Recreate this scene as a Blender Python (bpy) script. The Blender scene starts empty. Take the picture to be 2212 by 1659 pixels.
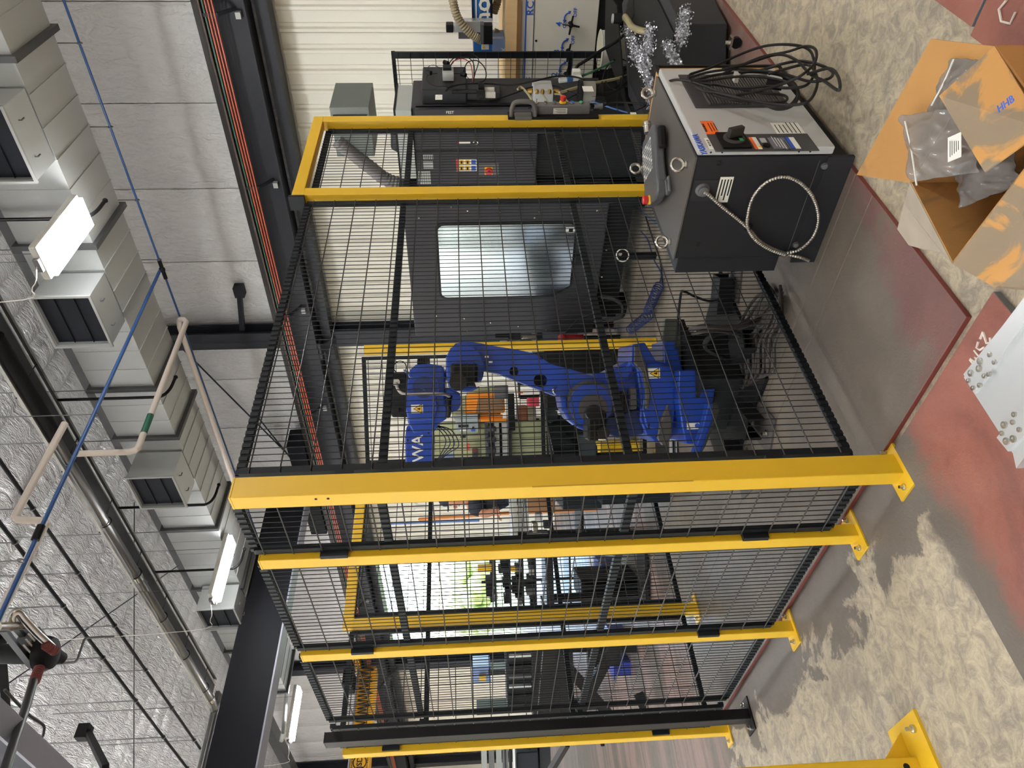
import bpy, bmesh, math, random
from mathutils import Vector, Matrix, geometry
random.seed(7)
PI = math.pi
C = bpy.context.scene.collection
V = Vector

# ------------------------------------------------------------------ camera, world, lights, exposure
# camera axes (rows: world axes in camera space, image x right / image y down / forward)
RW = Matrix(((-0.0617, -0.71469, 0.69671), (-0.02208, 0.69857, 0.71520), (-0.99785, 0.02875, -0.05889)))
FPX, CX, CY, CAMZ = 1555.0, 1106.0, 829.5, 1.5
def _orth(R):
    x = V(R[0]).normalized(); y = V(R[1]); y = (y - x*x.dot(y)).normalized(); z = x.cross(y)
    return Matrix((x, y, z))
RW = _orth(RW)
cd = bpy.data.cameras.new('camera'); cam = bpy.data.objects.new('camera', cd); C.objects.link(cam)
cd.sensor_fit = 'HORIZONTAL'; cd.sensor_width = 36.0; cd.lens = 36.0*FPX/2212.0; cd.clip_start = 0.05; cd.clip_end = 400
rx, ry, rz = RW @ V((1,0,0)), RW @ V((0,-1,0)), RW @ V((0,0,-1))
m = Matrix((rx, ry, rz)).transposed().to_4x4(); m.translation = V((0,0,CAMZ)); cam.matrix_world = m
bpy.context.scene.camera = cam

w = bpy.data.worlds.new('world'); bpy.context.scene.world = w; w.use_nodes = True
nt = w.node_tree; nt.nodes.clear()
sky = nt.nodes.new('ShaderNodeTexSky'); sky.sky_type = 'NISHITA'; sky.sun_elevation = math.radians(50); sky.sun_rotation = math.radians(200)
sky.sun_disc = False; sky.air_density = 1.2; sky.dust_density = 2.0
bg = nt.nodes.new('ShaderNodeBackground'); bg.inputs['Strength'].default_value = 2.1
wo = nt.nodes.new('ShaderNodeOutputWorld')
nt.links.new(sky.outputs[0], bg.inputs[0]); nt.links.new(bg.outputs[0], wo.inputs[0])
LAMP = 84.0          # radiance of the LED high bays
vs = bpy.context.scene.view_settings
vs.view_transform = 'Standard'; vs.look = 'None'; vs.gamma = 1.0; vs.exposure = 0.35
try: vs.use_curve_mapping = False
except Exception: pass

# ------------------------------------------------------------------ pixel -> place helpers (real depths)
def ray(x, y): return RW @ V((x-CX, y-CY, FPX))
def atz(x, y, z=0.0):
    d = ray(x, y); return V((0,0,CAMZ)) + d*((z-CAMZ)/d.z)
def atx(x, y, c): d = ray(x, y); return V((0,0,CAMZ)) + d*(c/d.x)
def aty(x, y, c): d = ray(x, y); return V((0,0,CAMZ)) + d*(c/d.y)
TH = math.radians(3.083)
MB_ = Matrix.Rotation(TH, 4, 'Z')                      # building frame -> world
MBI = MB_.inverted()
def atu(x, y, u):                                      # building coordinates of the point on the plane u
    d = MBI.to_3x3() @ ray(x, y); return V((0,0,CAMZ)) + d*(u/d.x)
def atv(x, y, v):
    d = MBI.to_3x3() @ ray(x, y); return V((0,0,CAMZ)) + d*(v/d.y)
def bz(x, y, z):
    d = MBI.to_3x3() @ ray(x, y); return V((0,0,CAMZ)) + d*((z-CAMZ)/d.z)

# ------------------------------------------------------------------ materials
def lin(h):
    h = h.lstrip('#'); r = [int(h[i:i+2], 16)/255 for i in (0,2,4)]
    return tuple((c/12.92 if c <= .04045 else ((c+.055)/1.055)**2.4) for c in r) + (1,)
MATS = {}
def mat(name, col, rough=.5, metal=0, var=.12, scale=6, bump=0, bscale=60, emit=0, alpha=1, trans=0, stretch=None, coat=0, stain=None):
    if name in MATS: return MATS[name]
    m = bpy.data.materials.new(name); m.use_nodes = True; nt = m.node_tree; N = nt.nodes; L = nt.links
    b = N['Principled BSDF']; c = lin(col)
    tc = N.new('ShaderNodeTexCoord'); mp = N.new('ShaderNodeMapping')
    L.new(tc.outputs['Object'], mp.inputs[0])
    if stretch: mp.inputs['Scale'].default_value = stretch
    no = N.new('ShaderNodeTexNoise'); no.inputs['Scale'].default_value = scale; no.inputs['Detail'].default_value = 4
    L.new(mp.outputs[0], no.inputs[0])
    mx = N.new('ShaderNodeMix'); mx.data_type = 'RGBA'
    mx.inputs[6].default_value = tuple(min(1, x*(1-var)) for x in c[:3]) + (1,)
    mx.inputs[7].default_value = tuple(min(1, x*(1+var)) for x in c[:3]) + (1,)
    L.new(no.outputs[0], mx.inputs[0]); out = mx.outputs[2]
    if stain:
        n3 = N.new('ShaderNodeTexNoise'); n3.inputs['Scale'].default_value = stain[1]; n3.inputs['Detail'].default_value = 7; n3.inputs['Distortion'].default_value = 1.2; L.new(mp.outputs[0], n3.inputs[0])
        r3 = N.new('ShaderNodeMapRange'); r3.inputs[1].default_value = stain[2]; r3.inputs[2].default_value = stain[2]+.05; L.new(n3.outputs[0], r3.inputs[0])
        m3 = N.new('ShaderNodeMix'); m3.data_type = 'RGBA'; L.new(r3.outputs[0], m3.inputs[0]); L.new(out, m3.inputs[6]); m3.inputs[7].default_value = lin(stain[0]); out = m3.outputs[2]
    L.new(out, b.inputs['Base Color'])
    b.inputs['Roughness'].default_value = rough; b.inputs['Metallic'].default_value = metal
    if max(c[:3]) < .045 and not metal: b.inputs['Specular IOR Level'].default_value = .22
    if coat: b.inputs['Coat Weight'].default_value = coat
    if emit:
        b.inputs['Emission Color'].default_value = c; b.inputs['Emission Strength'].default_value = emit
    if trans: b.inputs['Transmission Weight'].default_value = trans
    if alpha < 1: b.inputs['Alpha'].default_value = alpha
    if bump:
        n2 = N.new('ShaderNodeTexNoise'); n2.inputs['Scale'].default_value = bscale; n2.inputs['Detail'].default_value = 5
        L.new(mp.outputs[0], n2.inputs[0]); bp = N.new('ShaderNodeBump'); bp.inputs['Strength'].default_value = bump; bp.inputs['Distance'].default_value = .02
        L.new(n2.outputs[0], bp.inputs['Height']); L.new(bp.outputs[0], b.inputs['Normal'])
    MATS[name] = m; return m

yel = mat('yellow_paint', 'D8AE22', .42, var=.05, scale=3)
fen = mat('fence_grey', '15181C', .55, var=.06)
blk = mat('black_plastic', '0B0B0C', .55)
dgr = mat('charcoal_paint', '1F2023', .5, var=.05, scale=3)
cnc = mat('machine_grey', '343337', .5, var=.04, scale=2)
mgr = mat('mid_grey', '545456', .5)
lgr = mat('light_grey', 'A4A6A4', .4, var=.05)
silv = mat('silver_paint', 'B2B2B0', .42, var=.05, scale=4)
wht = mat('white_plastic', 'DEDCD4', .45)
wall_m = mat('liner_white', 'E4E1D6', .38, var=.02)
steel = mat('bright_steel', 'C9C6BF', .25, 1, var=.08, scale=30)
stain = mat('brushed_steel', 'B4B0A8', .33, 1, var=.15, scale=4, stretch=(1,1,12))
galv = mat('galvanised', 'BDC0BF', .4, .6, var=.10, scale=1.5, bump=.04, bscale=3)
galvd = mat('galvanised_dull', '5A5B5C', .38, .85, var=.18, scale=4)
struct_m = mat('beam_paint', '2A2C33', .5, var=.05)
structl = mat('beam_flange', '8E8F9C', .5, var=.08)
rob = mat('robot_blue', '0A3690', .32, var=.05, coat=.2)
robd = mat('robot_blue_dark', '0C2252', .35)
machd = mat('machined_iron', '4A4745', .45, .3)
bluep = mat('blue_pipe', '2A4F86', .4)
pvc = mat('pipe_jacket', 'CFC4BA', .5, var=.05)
org = mat('orange', 'C85A38', .5)
redm = mat('red_plastic', 'B52020', .4)
green = mat('green_plastic', '2FA05C', .4)
bluel = mat('blue_print', '2450B0', .5)
cream = mat('label_cream', 'E9E6DC', .5, var=.03)
lbor = mat('label_orange', 'EF6A1E', .5, var=.03)
lbye = mat('label_yellow', 'E8B820', .5, var=.03)
ink = mat('ink', '181818', .6)
card = mat('cardboard', 'A87A42', .8, var=.12, scale=5, stain=('8E6B42', 3, .58), bump=.1, bscale=30)
cardl = mat('cardboard_pale', '877660', .85, var=.12, scale=9, stain=('BC8A4E', 6, .50), bump=.1, bscale=30)
cab = mat('cable_rubber', '1C1A19', .55)
alu = mat('cast_aluminium', 'C8CACB', .38, .6, var=.04, scale=8)
wood = mat('plywood', 'D8B887', .6, var=.12, scale=4, stretch=(1,8,1))
olive = mat('olive_paint', '9A9C78', .5, var=.04)
slate = mat('slate_paint', '20272B', .45)
glass_m = mat('polycarbonate', 'D8E4E0', .05, trans=1, var=0)
blind = mat('dark_opening', '10131C', .6)

# ------------------------------------------------------------------ mesh building
class MB:
    def __init__(s, M=None): s.v = []; s.f = []; s.M = M
    def add(s, vs, fs):
        o = len(s.v); s.v += [V(p) for p in vs]; s.f += [[i+o for i in f] for f in fs]; return s
    def box(s, x0, y0, z0, x1, y1, z1):
        x0, x1 = sorted((x0, x1)); y0, y1 = sorted((y0, y1)); z0, z1 = sorted((z0, z1))
        return s.add([(x0,y0,z0),(x1,y0,z0),(x1,y1,z0),(x0,y1,z0),(x0,y0,z1),(x1,y0,z1),(x1,y1,z1),(x0,y1,z1)],
                     [(0,3,2,1),(4,5,6,7),(0,1,5,4),(1,2,6,5),(2,3,7,6),(3,0,4,7)])
    def obox(s, c, a, b, d):
        c, a, b, d = V(c), V(a), V(b), V(d)
        if a.cross(b).dot(d) < 0: d = -d
        P = [c+a*i+b*j+d*k for k in (-1,1) for i, j in ((-1,-1),(1,-1),(1,1),(-1,1))]
        return s.add(P, [(0,3,2,1),(4,5,6,7),(0,1,5,4),(1,2,6,5),(2,3,7,6),(3,0,4,7)])
    def bar(s, p, q, w, h, up=(0,0,1)):                # rectangular bar p->q, w sideways, h along up
        p, q = V(p), V(q); d = q-p; up = V(up); sd = d.cross(up)
        if sd.length < 1e-6: sd = d.cross(V((1,0,0)))
        sd.normalize(); u2 = sd.cross(d).normalized()
        return s.obox((p+q)/2, d/2, sd*(w/2), u2*(h/2))
    def tube(s, pts, r, n=8, closed=False, caps=True):
        pts = [V(p) for p in pts]; N = len(pts); rs = r if isinstance(r, (list, tuple)) else [r]*N
        o = len(s.v); prev = None
        for i, p in enumerate(pts):
            a = pts[(i-1) % N] if (closed or i > 0) else p
            b = pts[(i+1) % N] if (closed or i < N-1) else p
            t = (b-a).normalized() if (b-a).length > 1e-9 else V((0,0,1))
            if prev is None: x = t.orthogonal().normalized()
            else:
                x = prev - t*prev.dot(t); x = x.normalized() if x.length > 1e-6 else t.orthogonal().normalized()
            prev = x; y = t.cross(x)
            for k in range(n):
                an = 2*PI*k/n; s.v.append(p + (x*math.cos(an)+y*math.sin(an))*rs[i])
        for i in range(N if closed else N-1):
            j = (i+1) % N
            for k in range(n):
                l = (k+1) % n; s.f.append([o+i*n+k, o+i*n+l, o+j*n+l, o+j*n+k])
        if not closed and caps: s.f.append([o+k for k in range(n)][::-1]); s.f.append([o+(N-1)*n+k for k in range(n)])
        return s
    def cyl(s, p, q, r, n=16, r2=None): return s.tube([p, q], [r, r if r2 is None else r2], n)
    def lathe(s, p, ax, prof, n=20):                   # prof: (radius, distance along axis)
        p, ax = V(p), V(ax).normalized(); return s.tube([p+ax*t for r, t in prof], [max(r, 1e-4) for r, t in prof], n) if all(prof[i][1] < prof[i+1][1] for i in range(len(prof)-1)) else s._lathe(p, ax, prof, n)
    def _lathe(s, p, ax, prof, n):
        x = ax.orthogonal().normalized(); y = ax.cross(x); o = len(s.v); m = len(prof)
        for r, t in prof:
            for k in range(n):
                a = 2*PI*k/n; s.v.append(p+ax*t+(x*math.cos(a)+y*math.sin(a))*max(r, 1e-4))
        for i in range(m-1):
            for k in range(n):
                l = (k+1) % n; s.f.append([o+i*n+k, o+i*n+l, o+(i+1)*n+l, o+(i+1)*n+k])
        s.f.append([o+k for k in range(n)][::-1]); s.f.append([o+(m-1)*n+k for k in range(n)])
        return s
    def prism(s, poly, P, t0, t1, holes=()):           # poly 2D, P(a,b,t)->point
        loops = [[V((a, b, 0)) for a, b in l] for l in [poly]+list(holes)]
        flat = [q for l in loops for q in l]; n = len(flat)
        tris = geometry.tessellate_polygon(loops)
        o = len(s.v)
        for t in (t0, t1):
            for q in flat: s.v.append(V(P(q.x, q.y, t)))
        for t in tris:
            s.f.append([o+i for i in t]); s.f.append([o+n+i for i in reversed(t)])
        k = 0
        for l in loops:
            m = len(l)
            for i in range(m):
                j = (i+1) % m; s.f.append([o+k+i, o+k+j, o+n+k+j, o+n+k+i])
            k += m
        return s
    def ball(s, c, r, n=10, sc=(1,1,1)):
        c = V(c); o = len(s.v); R = n//2
        for i in range(R+1):
            th = PI*i/R
            for k in range(n):
                a = 2*PI*k/n; s.v.append(c+V((math.sin(th)*math.cos(a)*sc[0], math.sin(th)*math.sin(a)*sc[1], math.cos(th)*sc[2]))*r)
        for i in range(R):
            for k in range(n):
                l = (k+1) % n; s.f.append([o+i*n+k, o+(i+1)*n+k, o+(i+1)*n+l, o+i*n+l])
        return s
    def torus(s, c, ax, R, r, n=24, m=8, a0=0, a1=2*PI):
        ax = V(ax).normalized(); x = ax.orthogonal().normalized(); y = ax.cross(x); full = abs(a1-a0-2*PI) < 1e-3
        pts = [V(c)+(x*math.cos(a0+(a1-a0)*i/n)+y*math.sin(a0+(a1-a0)*i/n))*R for i in range(n if full else n+1)]
        return s.tube(pts, r, m, closed=full)
    def mesh(s, name, mat=None, smooth=False):
        me = bpy.data.meshes.new(name)
        vs = [s.M @ p for p in s.v] if s.M else s.v
        me.from_pydata([tuple(p) for p in vs], [], s.f); me.update()
        if s.fixn:
            bm = bmesh.new(); bm.from_mesh(me); bmesh.ops.recalc_face_normals(bm, faces=bm.faces); bm.to_mesh(me); bm.free()
        if mat: me.materials.append(mat)
        if smooth:
            for p in me.polygons: p.use_smooth = True
        return me
    fixn = True
    def build(s, name, mat=None, parent=None, smooth=False, bevel=0, kind=None):
        me = s.mesh(name, mat, smooth)
        o = bpy.data.objects.new(name, me); C.objects.link(o)
        if parent: link(o, parent)
        if bevel:
            md = o.modifiers.new('bevel', 'BEVEL'); md.width = bevel; md.segments = 2; md.limit_method = 'ANGLE'; md.angle_limit = math.radians(40)
        if smooth:
            md = o.modifiers.new('edges', 'EDGE_SPLIT'); md.split_angle = math.radians(42)
        if kind: o['kind'] = kind
        return o
def wloc(o):
    p = V((0,0,0)); 
    while o: p = p + o.location; o = o.parent if o.get('_rel') else None
    return p
def link(o, parent):                                    # parent while keeping world-space vertices
    o.parent = parent
    o.matrix_parent_inverse = Matrix.Translation(-V(parent.get('_w', (0,0,0))))
    o['_w'] = tuple(parent.get('_w', (0,0,0))) if False else (0,0,0)
    return o
def tag(o, label, cat, group=None):
    o['label'] = label; o['category'] = cat
    if group: o['group'] = group
    return o
def thing(name, label, cat, loc=(0,0,0), group=None):
    o = bpy.data.objects.new(name, None); C.objects.link(o); o.location = loc; o['_w'] = tuple(loc); o.empty_display_size = .1
    return tag(o, label, cat, group)
def struct(o): o['kind'] = 'structure'; return o
def bthing(name, label, cat, u=0, v=0, z=0, group=None):
    p = MB_ @ V((u, v, z)); return thing(name, label, cat, p, group)
def spline(pts, n=8):                                   # catmull-rom through pts
    pts = [V(p) for p in pts]; P = [pts[0]*2-pts[1]] + pts + [pts[-1]*2-pts[-2]]; out = []
    for i in range(1, len(P)-2):
        a, b, c, d = P[i-1:i+3]
        for k in range(n):
            t = k/n; out.append(.5*((2*b)+(c-a)*t+(2*a-5*b+4*c-d)*t*t+(3*b-a-3*c+d)*t**3))
    return out+[pts[-1]]
BOLD = .012
def text(name, s, o, xd, yd, size, mt, parent, depth=.0012, align='CENTER'):
    cu = bpy.data.curves.new('t', 'FONT'); cu.body = s; cu.size = size; cu.extrude = depth; cu.offset = size*BOLD; cu.align_x = align; cu.align_y = 'CENTER'; cu.resolution_u = 2
    ob = bpy.data.objects.new('t', cu); me = bpy.data.meshes.new_from_object(ob); bpy.data.objects.remove(ob)
    xd, yd = V(xd).normalized(), V(yd).normalized(); zd = xd.cross(yd)
    T = Matrix((xd, yd, zd)).transposed().to_4x4(); T.translation = V(o); me.transform(T)
    me.materials.clear(); me.materials.append(mt)
    r = bpy.data.objects.new(name, me); C.objects.link(r)
    if parent: link(r, parent)
    return r
def plate(name, c, xd, yd, w, h, mt, parent, t=.003):   # thin real plate centred at c
    xd, yd = V(xd).normalized(), V(yd).normalized(); n = xd.cross(yd)
    return MB().obox(c, xd*w/2, yd*h/2, n*t/2).build(name, mt, parent)
# ================================================================== SETTING
# ---- floor: bare concrete with steel plates lying on it
def floor_mat(name, kind):
    m = bpy.data.materials.new(name); m.use_nodes = True; nt = m.node_tree; N = nt.nodes; L = nt.links; b = N['Principled BSDF']
    g = N.new('ShaderNodeNewGeometry'); pos = g.outputs['Position']
    def noise(sc, det=6, dist=0.0, st=None, rough=.6):
        n = N.new('ShaderNodeTexNoise'); n.inputs['Scale'].default_value = sc; n.inputs['Detail'].default_value = det; n.inputs['Distortion'].default_value = dist; n.inputs['Roughness'].default_value = rough
        if st:
            mp = N.new('ShaderNodeMapping'); mp.inputs['Scale'].default_value = st; L.new(pos, mp.inputs[0]); L.new(mp.outputs[0], n.inputs[0])
        else: L.new(pos, n.inputs[0])
        return n.outputs[0]
    def ramp(inp, stops):
        r = N.new('ShaderNodeValToRGB'); L.new(inp, r.inputs[0]); e = r.color_ramp.elements
        e[0].position, e[0].color = stops[0][0], stops[0][1]; e[1].position, e[1].color = stops[-1][0], stops[-1][1]
        for p, c in stops[1:-1]: x = e.new(p); x.color = c
        return r.outputs[0]
    def mixc(f, a, c):
        x = N.new('ShaderNodeMix'); x.data_type = 'RGBA'; L.new(f, x.inputs[0]) if not isinstance(f, float) else setattr(x.inputs[0], 'default_value', f)
        for s_, k in ((a, 6), (c, 7)):
            if isinstance(s_, tuple): x.inputs[k].default_value = s_
            else: L.new(s_, x.inputs[k])
        return x.outputs[2]
    def math_(op, a, c=0.0, d=0.0):
        x = N.new('ShaderNodeMath'); x.operation = op
        for i, s_ in enumerate((a, c, d)):
            if isinstance(s_, (int, float)): x.inputs[i].default_value = s_
            else: L.new(s_, x.inputs[i])
        return x.outputs[0]
    sx = N.new('ShaderNodeSeparateXYZ'); L.new(pos, sx.inputs[0]); X, Y = sx.outputs[0], sx.outputs[1]
    def smooth(v, a, c_):
        x = N.new('ShaderNodeMapRange'); x.interpolation_type = 'SMOOTHSTEP'; L.new(v, x.inputs[0]); x.inputs[1].default_value = a; x.inputs[2].default_value = c_; return x.outputs[0]
    fine = noise(15, 12, .9, None, .80); mid = noise(2.2, 8, .8); grain = noise(45, 6, 2.5)
    if kind == 'concrete':
        base = ramp(fine, [(.41, lin('776F66')), (.5, lin('9F927D')), (.60, lin('BBAE94'))])
        tone = ramp(mid, [(.35, lin('968D80')), (.65, lin('B3A68D'))])
        base = mixc(.25, base, tone)
        # taupe over-spray beside the fence line, edge broken by noise
        dx = math_('ADD', X, math_('MULTIPLY', math_('SUBTRACT', mid, .5), 1.3)); dx = math_('ADD', dx, math_('MULTIPLY', math_('SUBTRACT', fine, .5), .35))
        band = math_('MULTIPLY', smooth(dx, 1.24, 1.30), smooth(Y, 1.85, 1.95))
        dy = math_('ADD', Y, math_('MULTIPLY', math_('SUBTRACT', mid, .5), .9)); edge = math_('MULTIPLY', smooth(math_('SUBTRACT', 2.34, dy), .35, .42), smooth(Y, 1.85, 1.95))
        band = math_('MAXIMUM', band, math_('MULTIPLY', edge, smooth(X, .75, 1.1)))
        sp = noise(1.1, 6, .6); spots = math_('MULTIPLY', smooth(sp, .60, .66), smooth(math_('SUBTRACT', 1.3, X), 0, .3))
        col = mixc(math_('MAXIMUM', band, math_('MULTIPLY', spots, .55)), base, lin('5E564E'))
        far = math_('MULTIPLY', smooth(Y, 4.5, 5.0), smooth(noise(1.3, 5, 1.0, (.25, 2.2, 1)), .45, .6))
        col = mixc(math_('MULTIPLY', far, .55), col, lin('A08078'))
        rgh = .42
    elif kind == 'red':
        wear = math_('ADD', mid, math_('MULTIPLY', math_('SUBTRACT', fine, .5), .5))
        col = ramp(wear, [(.30, lin('74463E')), (.5, lin('8A5548')), (.75, lin('966253'))])
        ed = smooth(math_('ADD', Y, math_('MULTIPLY', math_('SUBTRACT', wear, .5), .5)), 1.72, 1.86)
        col = mixc(ed, col, lin('5E564E')); rgh = .38
    else:
        red = ramp(mid, [(.30, lin('604440')), (.7, lin('74504A'))])
        tp = ramp(mid, [(.3, lin('564F47')), (.7, lin('6A6054'))])
        k = math_('ADD', Y, math_('MULTIPLY', math_('SUBTRACT', X, 1.54), .32)); k = math_('ADD', k, math_('MULTIPLY', math_('SUBTRACT', mid, .5), .6)); k = math_('ADD', k, math_('MULTIPLY', math_('SUBTRACT', fine, .5), .45))
        col = mixc(smooth(k, 1.52, 1.72), red, tp)
        rb = math_('MULTIPLY', smooth(math_('SUBTRACT', 1.56, Y), 0, .12), smooth(X, 2.2, 3.4)); col = mixc(rb, col, lin('6A4A44'))
        lng = noise(1.6, 6, .4, (1, .18, 1)); pale = math_('MULTIPLY', smooth(X, 2.9, 4.2), smooth(lng, .40, .62))
        col = mixc(math_('MULTIPLY', pale, .6), col, lin('9C8E7E')); rgh = .36
    L.new(col, b.inputs['Base Color'])
    rr = N.new('ShaderNodeMapRange'); L.new(fine, rr.inputs[0]); rr.inputs[3].default_value = rgh-.1; rr.inputs[4].default_value = rgh+.25; L.new(rr.outputs[0], b.inputs['Roughness'])
    bp = N.new('ShaderNodeBump'); bp.inputs['Strength'].default_value = .18; bp.inputs['Distance'].default_value = .01; L.new(grain, bp.inputs['Height']); L.new(bp.outputs[0], b.inputs['Normal'])
    return m
fconc, fred, fcell = floor_mat('concrete_floor', 'concrete'), floor_mat('red_plate_paint', 'red'), floor_mat('cell_plate_paint', 'cell')
redge = mat('red_plate_edge', '6B2A22', .5); pedge = mat('plate_edge_grey', '6A6F72', .45)
fl_o = MB().box(-9.5, -8, -.12, 10.5, 24, -.03).build('floor', mat('joint_dark', '2A2826', .8)); struct(fl_o)
def slab(x0, y0, x1, y1, z0=-.04, z1=0.0, mt=fconc, em=None, nm='concrete_slab'):
    gp = .004 if nm == 'concrete_slab' else .001; b = MB().box(x0+gp, y0+gp, z0, x1-gp, y1-gp, z1); o = b.build(nm, mt, fl_o, bevel=.002)
    if em:
        o.data.materials.append(em)
        for p in o.data.polygons:
            if (em is pedge and abs(p.normal.z) < .5) or (p.normal.x < -.5 and x0 < 1.6) or (p.normal.y < -.5): p.material_index = 1
    return o
xs = [-9.5, -4.5, 6.2, 10.5]; ys = [-8, -3.5, 5.9, 8.4, 12, 16, 20, 24]
for i in range(len(xs)-1):
    for j in range(len(ys)-1): slab(xs[i], ys[j], xs[i+1], ys[j+1])
# steel plates
PZ = .02
slab(1.55, 1.36, 2.23, 4.9, 0.001, PZ, fcell, redge, 'steel_plate')
slab(2.23, 1.36, 2.385, 4.9, 0.001, PZ, fcell, redge, 'steel_plate')
slab(2.385, 1.36, 4.9, 4.9, 0.001, PZ, fcell, redge, 'steel_plate')
slab(4.9, 1.36, 7.4, 4.9, 0.001, PZ, fcell, redge, 'steel_plate')
slab(-1.4, 1.235, 1.515, 1.93, 0.001, PZ+.003, fred, pedge, 'steel_plate')
slab(-1.2, -1.5, 2.1, .76, 0.001, PZ, fred, pedge, 'steel_plate')
slab(2.11, -1.5, 5.0, .74, 0.001, PZ, fred, pedge, 'steel_plate')
chalk = mat('chalk', 'D8CFC4', .9)
ph = thing('plate_marking', 'white chalk marking 2SM1 handwritten on the red floor plate', 'marking', (1.35, 1.27, PZ+.004))
a, b_ = atz(2118, 722, .026), atz(2085, 792, .026)
xd = (b_-a).normalized(); yd = V((0,0,1)).cross(xd)
# hand-drawn strokes: 2 S M 1
def stroke(pts, o, xd, yd, s, parent, r=.0035, nm='chalk_stroke'):
    MB().tube([V(o)+xd*(p[0]*s)+yd*(p[1]*s) for p in pts], r, 5).build(nm, chalk, parent)
o2 = atz(2124, 716, .0245); S_ = (b_-a).length*.34
gl = {'2': [(0,.8),(.25,1),(.5,.75),(.1,.1),(0,0),(.6,.05)], 'S': [(.55,.95),(.2,1),(.05,.7),(.45,.45),(.5,.1),(.05,0)], 'M': [(0,0),(.12,1),(.35,.35),(.6,1),(.7,0)], '1': [(0,0),(.1,1)]}
for k, ch in enumerate('2SM1'): stroke(gl[ch], o2+xd*(k*.85*S_), xd, yd, S_*1.05, ph)
ph2 = thing('plate_marking', 'white chalk letters CSS on the red floor plate at the far right edge', 'marking', (2.05, .68, PZ+.004))
o3 = atz(2175, 62, .0245); glC = [(.6,.9),(.2,1),(0,.5),(.2,0),(.6,.1)]
for k, pp in enumerate((glC, gl['S'], gl['S'])): stroke(pp, o3+V((-.02,-.07,0))*k, V((-.2,-1,0)).normalized(), V((1,-.2,0)).normalized(), .07, ph2)

# ---- right wall (u = 8)
WU, WZ1, LINZ, ROOFZ = 8.0, 6.75, 3.37, 6.8
insul = None
def insul_mat(name, st, strength=.55, metal=0.0):
    m = bpy.data.materials.new(name); m.use_nodes = True; nt = m.node_tree; N = nt.nodes; L = nt.links; b = N['Principled BSDF']
    g = N.new('ShaderNodeNewGeometry'); mp = N.new('ShaderNodeMapping'); mp.inputs['Scale'].default_value = st; mp.inputs['Rotation'].default_value = (0,0,-TH) ; L.new(g.outputs['Position'], mp.inputs[0])
    n1 = N.new('ShaderNodeTexNoise'); n1.inputs['Scale'].default_value = 2.2; n1.inputs['Detail'].default_value = 5; n1.inputs['Distortion'].default_value = 1.2; L.new(mp.outputs[0], n1.inputs[0])
    wv = N.new('ShaderNodeTexNoise'); wv.inputs['Scale'].default_value = 9; wv.inputs['Detail'].default_value = 3; wv.inputs['Distortion'].default_value = 2.5; L.new(mp.outputs[0], wv.inputs[0])
    lo = N.new('ShaderNodeTexNoise'); lo.inputs['Scale'].default_value = .5; L.new(g.outputs['Position'], lo.inputs[0])
    ml = N.new('ShaderNodeMath'); ml.operation = 'MULTIPLY'; L.new(wv.outputs[0], ml.inputs[0]); L.new(lo.outputs[0], ml.inputs[1])
    ad = N.new('ShaderNodeMath'); ad.operation = 'ADD'; L.new(n1.outputs[0], ad.inputs[0]); L.new(ml.outputs[0], ad.inputs[1])
    bp = N.new('ShaderNodeBump'); bp.inputs['Strength'].default_value = strength; bp.inputs['Distance'].default_value = .05 if strength < .9 or metal < .3 else .11; L.new(ad.outputs[0], bp.inputs['Height']); L.new(bp.outputs[0], b.inputs['Normal'])
    cr = N.new('ShaderNodeMix'); cr.data_type = 'RGBA'; cr.inputs[6].default_value = lin('DEDEDF'); cr.inputs[7].default_value = lin('F4F4F5'); L.new(lo.outputs[0], cr.inputs[0]); L.new(cr.outputs[2], b.inputs['Base Color'])
    b.inputs['Roughness'].default_value = .24; b.inputs['Metallic'].default_value = metal; b.inputs['Specular IOR Level'].default_value = .6
    return m
ins_wall = insul_mat('wall_insulation', (1, 1.6, .6), 1.0, .12); ins_roof = insul_mat('roof_insulation', (3.4, .8, 1), 1.0, .55)
OPV0, OPV1, OPZ = 11.45, 15.4, 3.42
wr = MB(MB_).box(8.06, -6, -.05, 8.2, OPV0, WZ1+.4).box(8.06, OPV1, -.05, 8.2, 22.2, WZ1+.4).box(8.06, OPV0, OPZ, 8.2, OPV1, WZ1+.4).build('wall_right', wall_m); struct(wr)
# liner sheets with ribs, 0.84 m each (4 ribs)
def liner_mesh(h, nr=4, pitch=.21):
    pr = []
    for k in range(nr):
        o = k*pitch; pr += [(o, 0), (o+.105, 0), (o+.11, .006), (o+.118, 0), (o+.15, 0), (o+.163, .032), (o+.192, .032), (o+.205, 0)]
    pr.append((nr*pitch-.003, 0)); b = MB(); b.fixn = False; n = len(pr)
    for z in (0, h):
        for v, d in pr: b.v.append(V((-d, v, z)))
    for i in range(n-1): b.f.append([i, i+n, i+n+1, i+1])
    return b.mesh('liner_sheet', wall_m)
lm = liner_mesh(LINZ)
v = -6.0
while v < 21.9:
    if not (v+.84 > OPV0+.3 and v < OPV1-.3):
        o = bpy.data.objects.new('wall_sheet', lm); C.objects.link(o); o.parent = wr; o.matrix_local = MB_ @ Matrix.Translation((8.05, v, 0))
    v += .84
def pillow(w, h, nu, nv, dep, axis='wall', seed=0):
    rnd = random.Random(seed); b = MB(); b.fixn = False
    for j in range(nv+1):
        for i in range(nu+1):
            a, c = i/nu, j/nv; d = dep*(math.sin(PI*a)**.6 if 0 < a < 1 else 0)
            d += rnd.uniform(-.006, .006) if 0 < i < nu else 0
            b.v.append(V((a*w, c*h, d)))
    for j in range(nv):
        for i in range(nu):
            q = j*(nu+1)+i; b.f.append([q, q+1, q+nu+2, q+nu+1])
    return b
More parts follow.
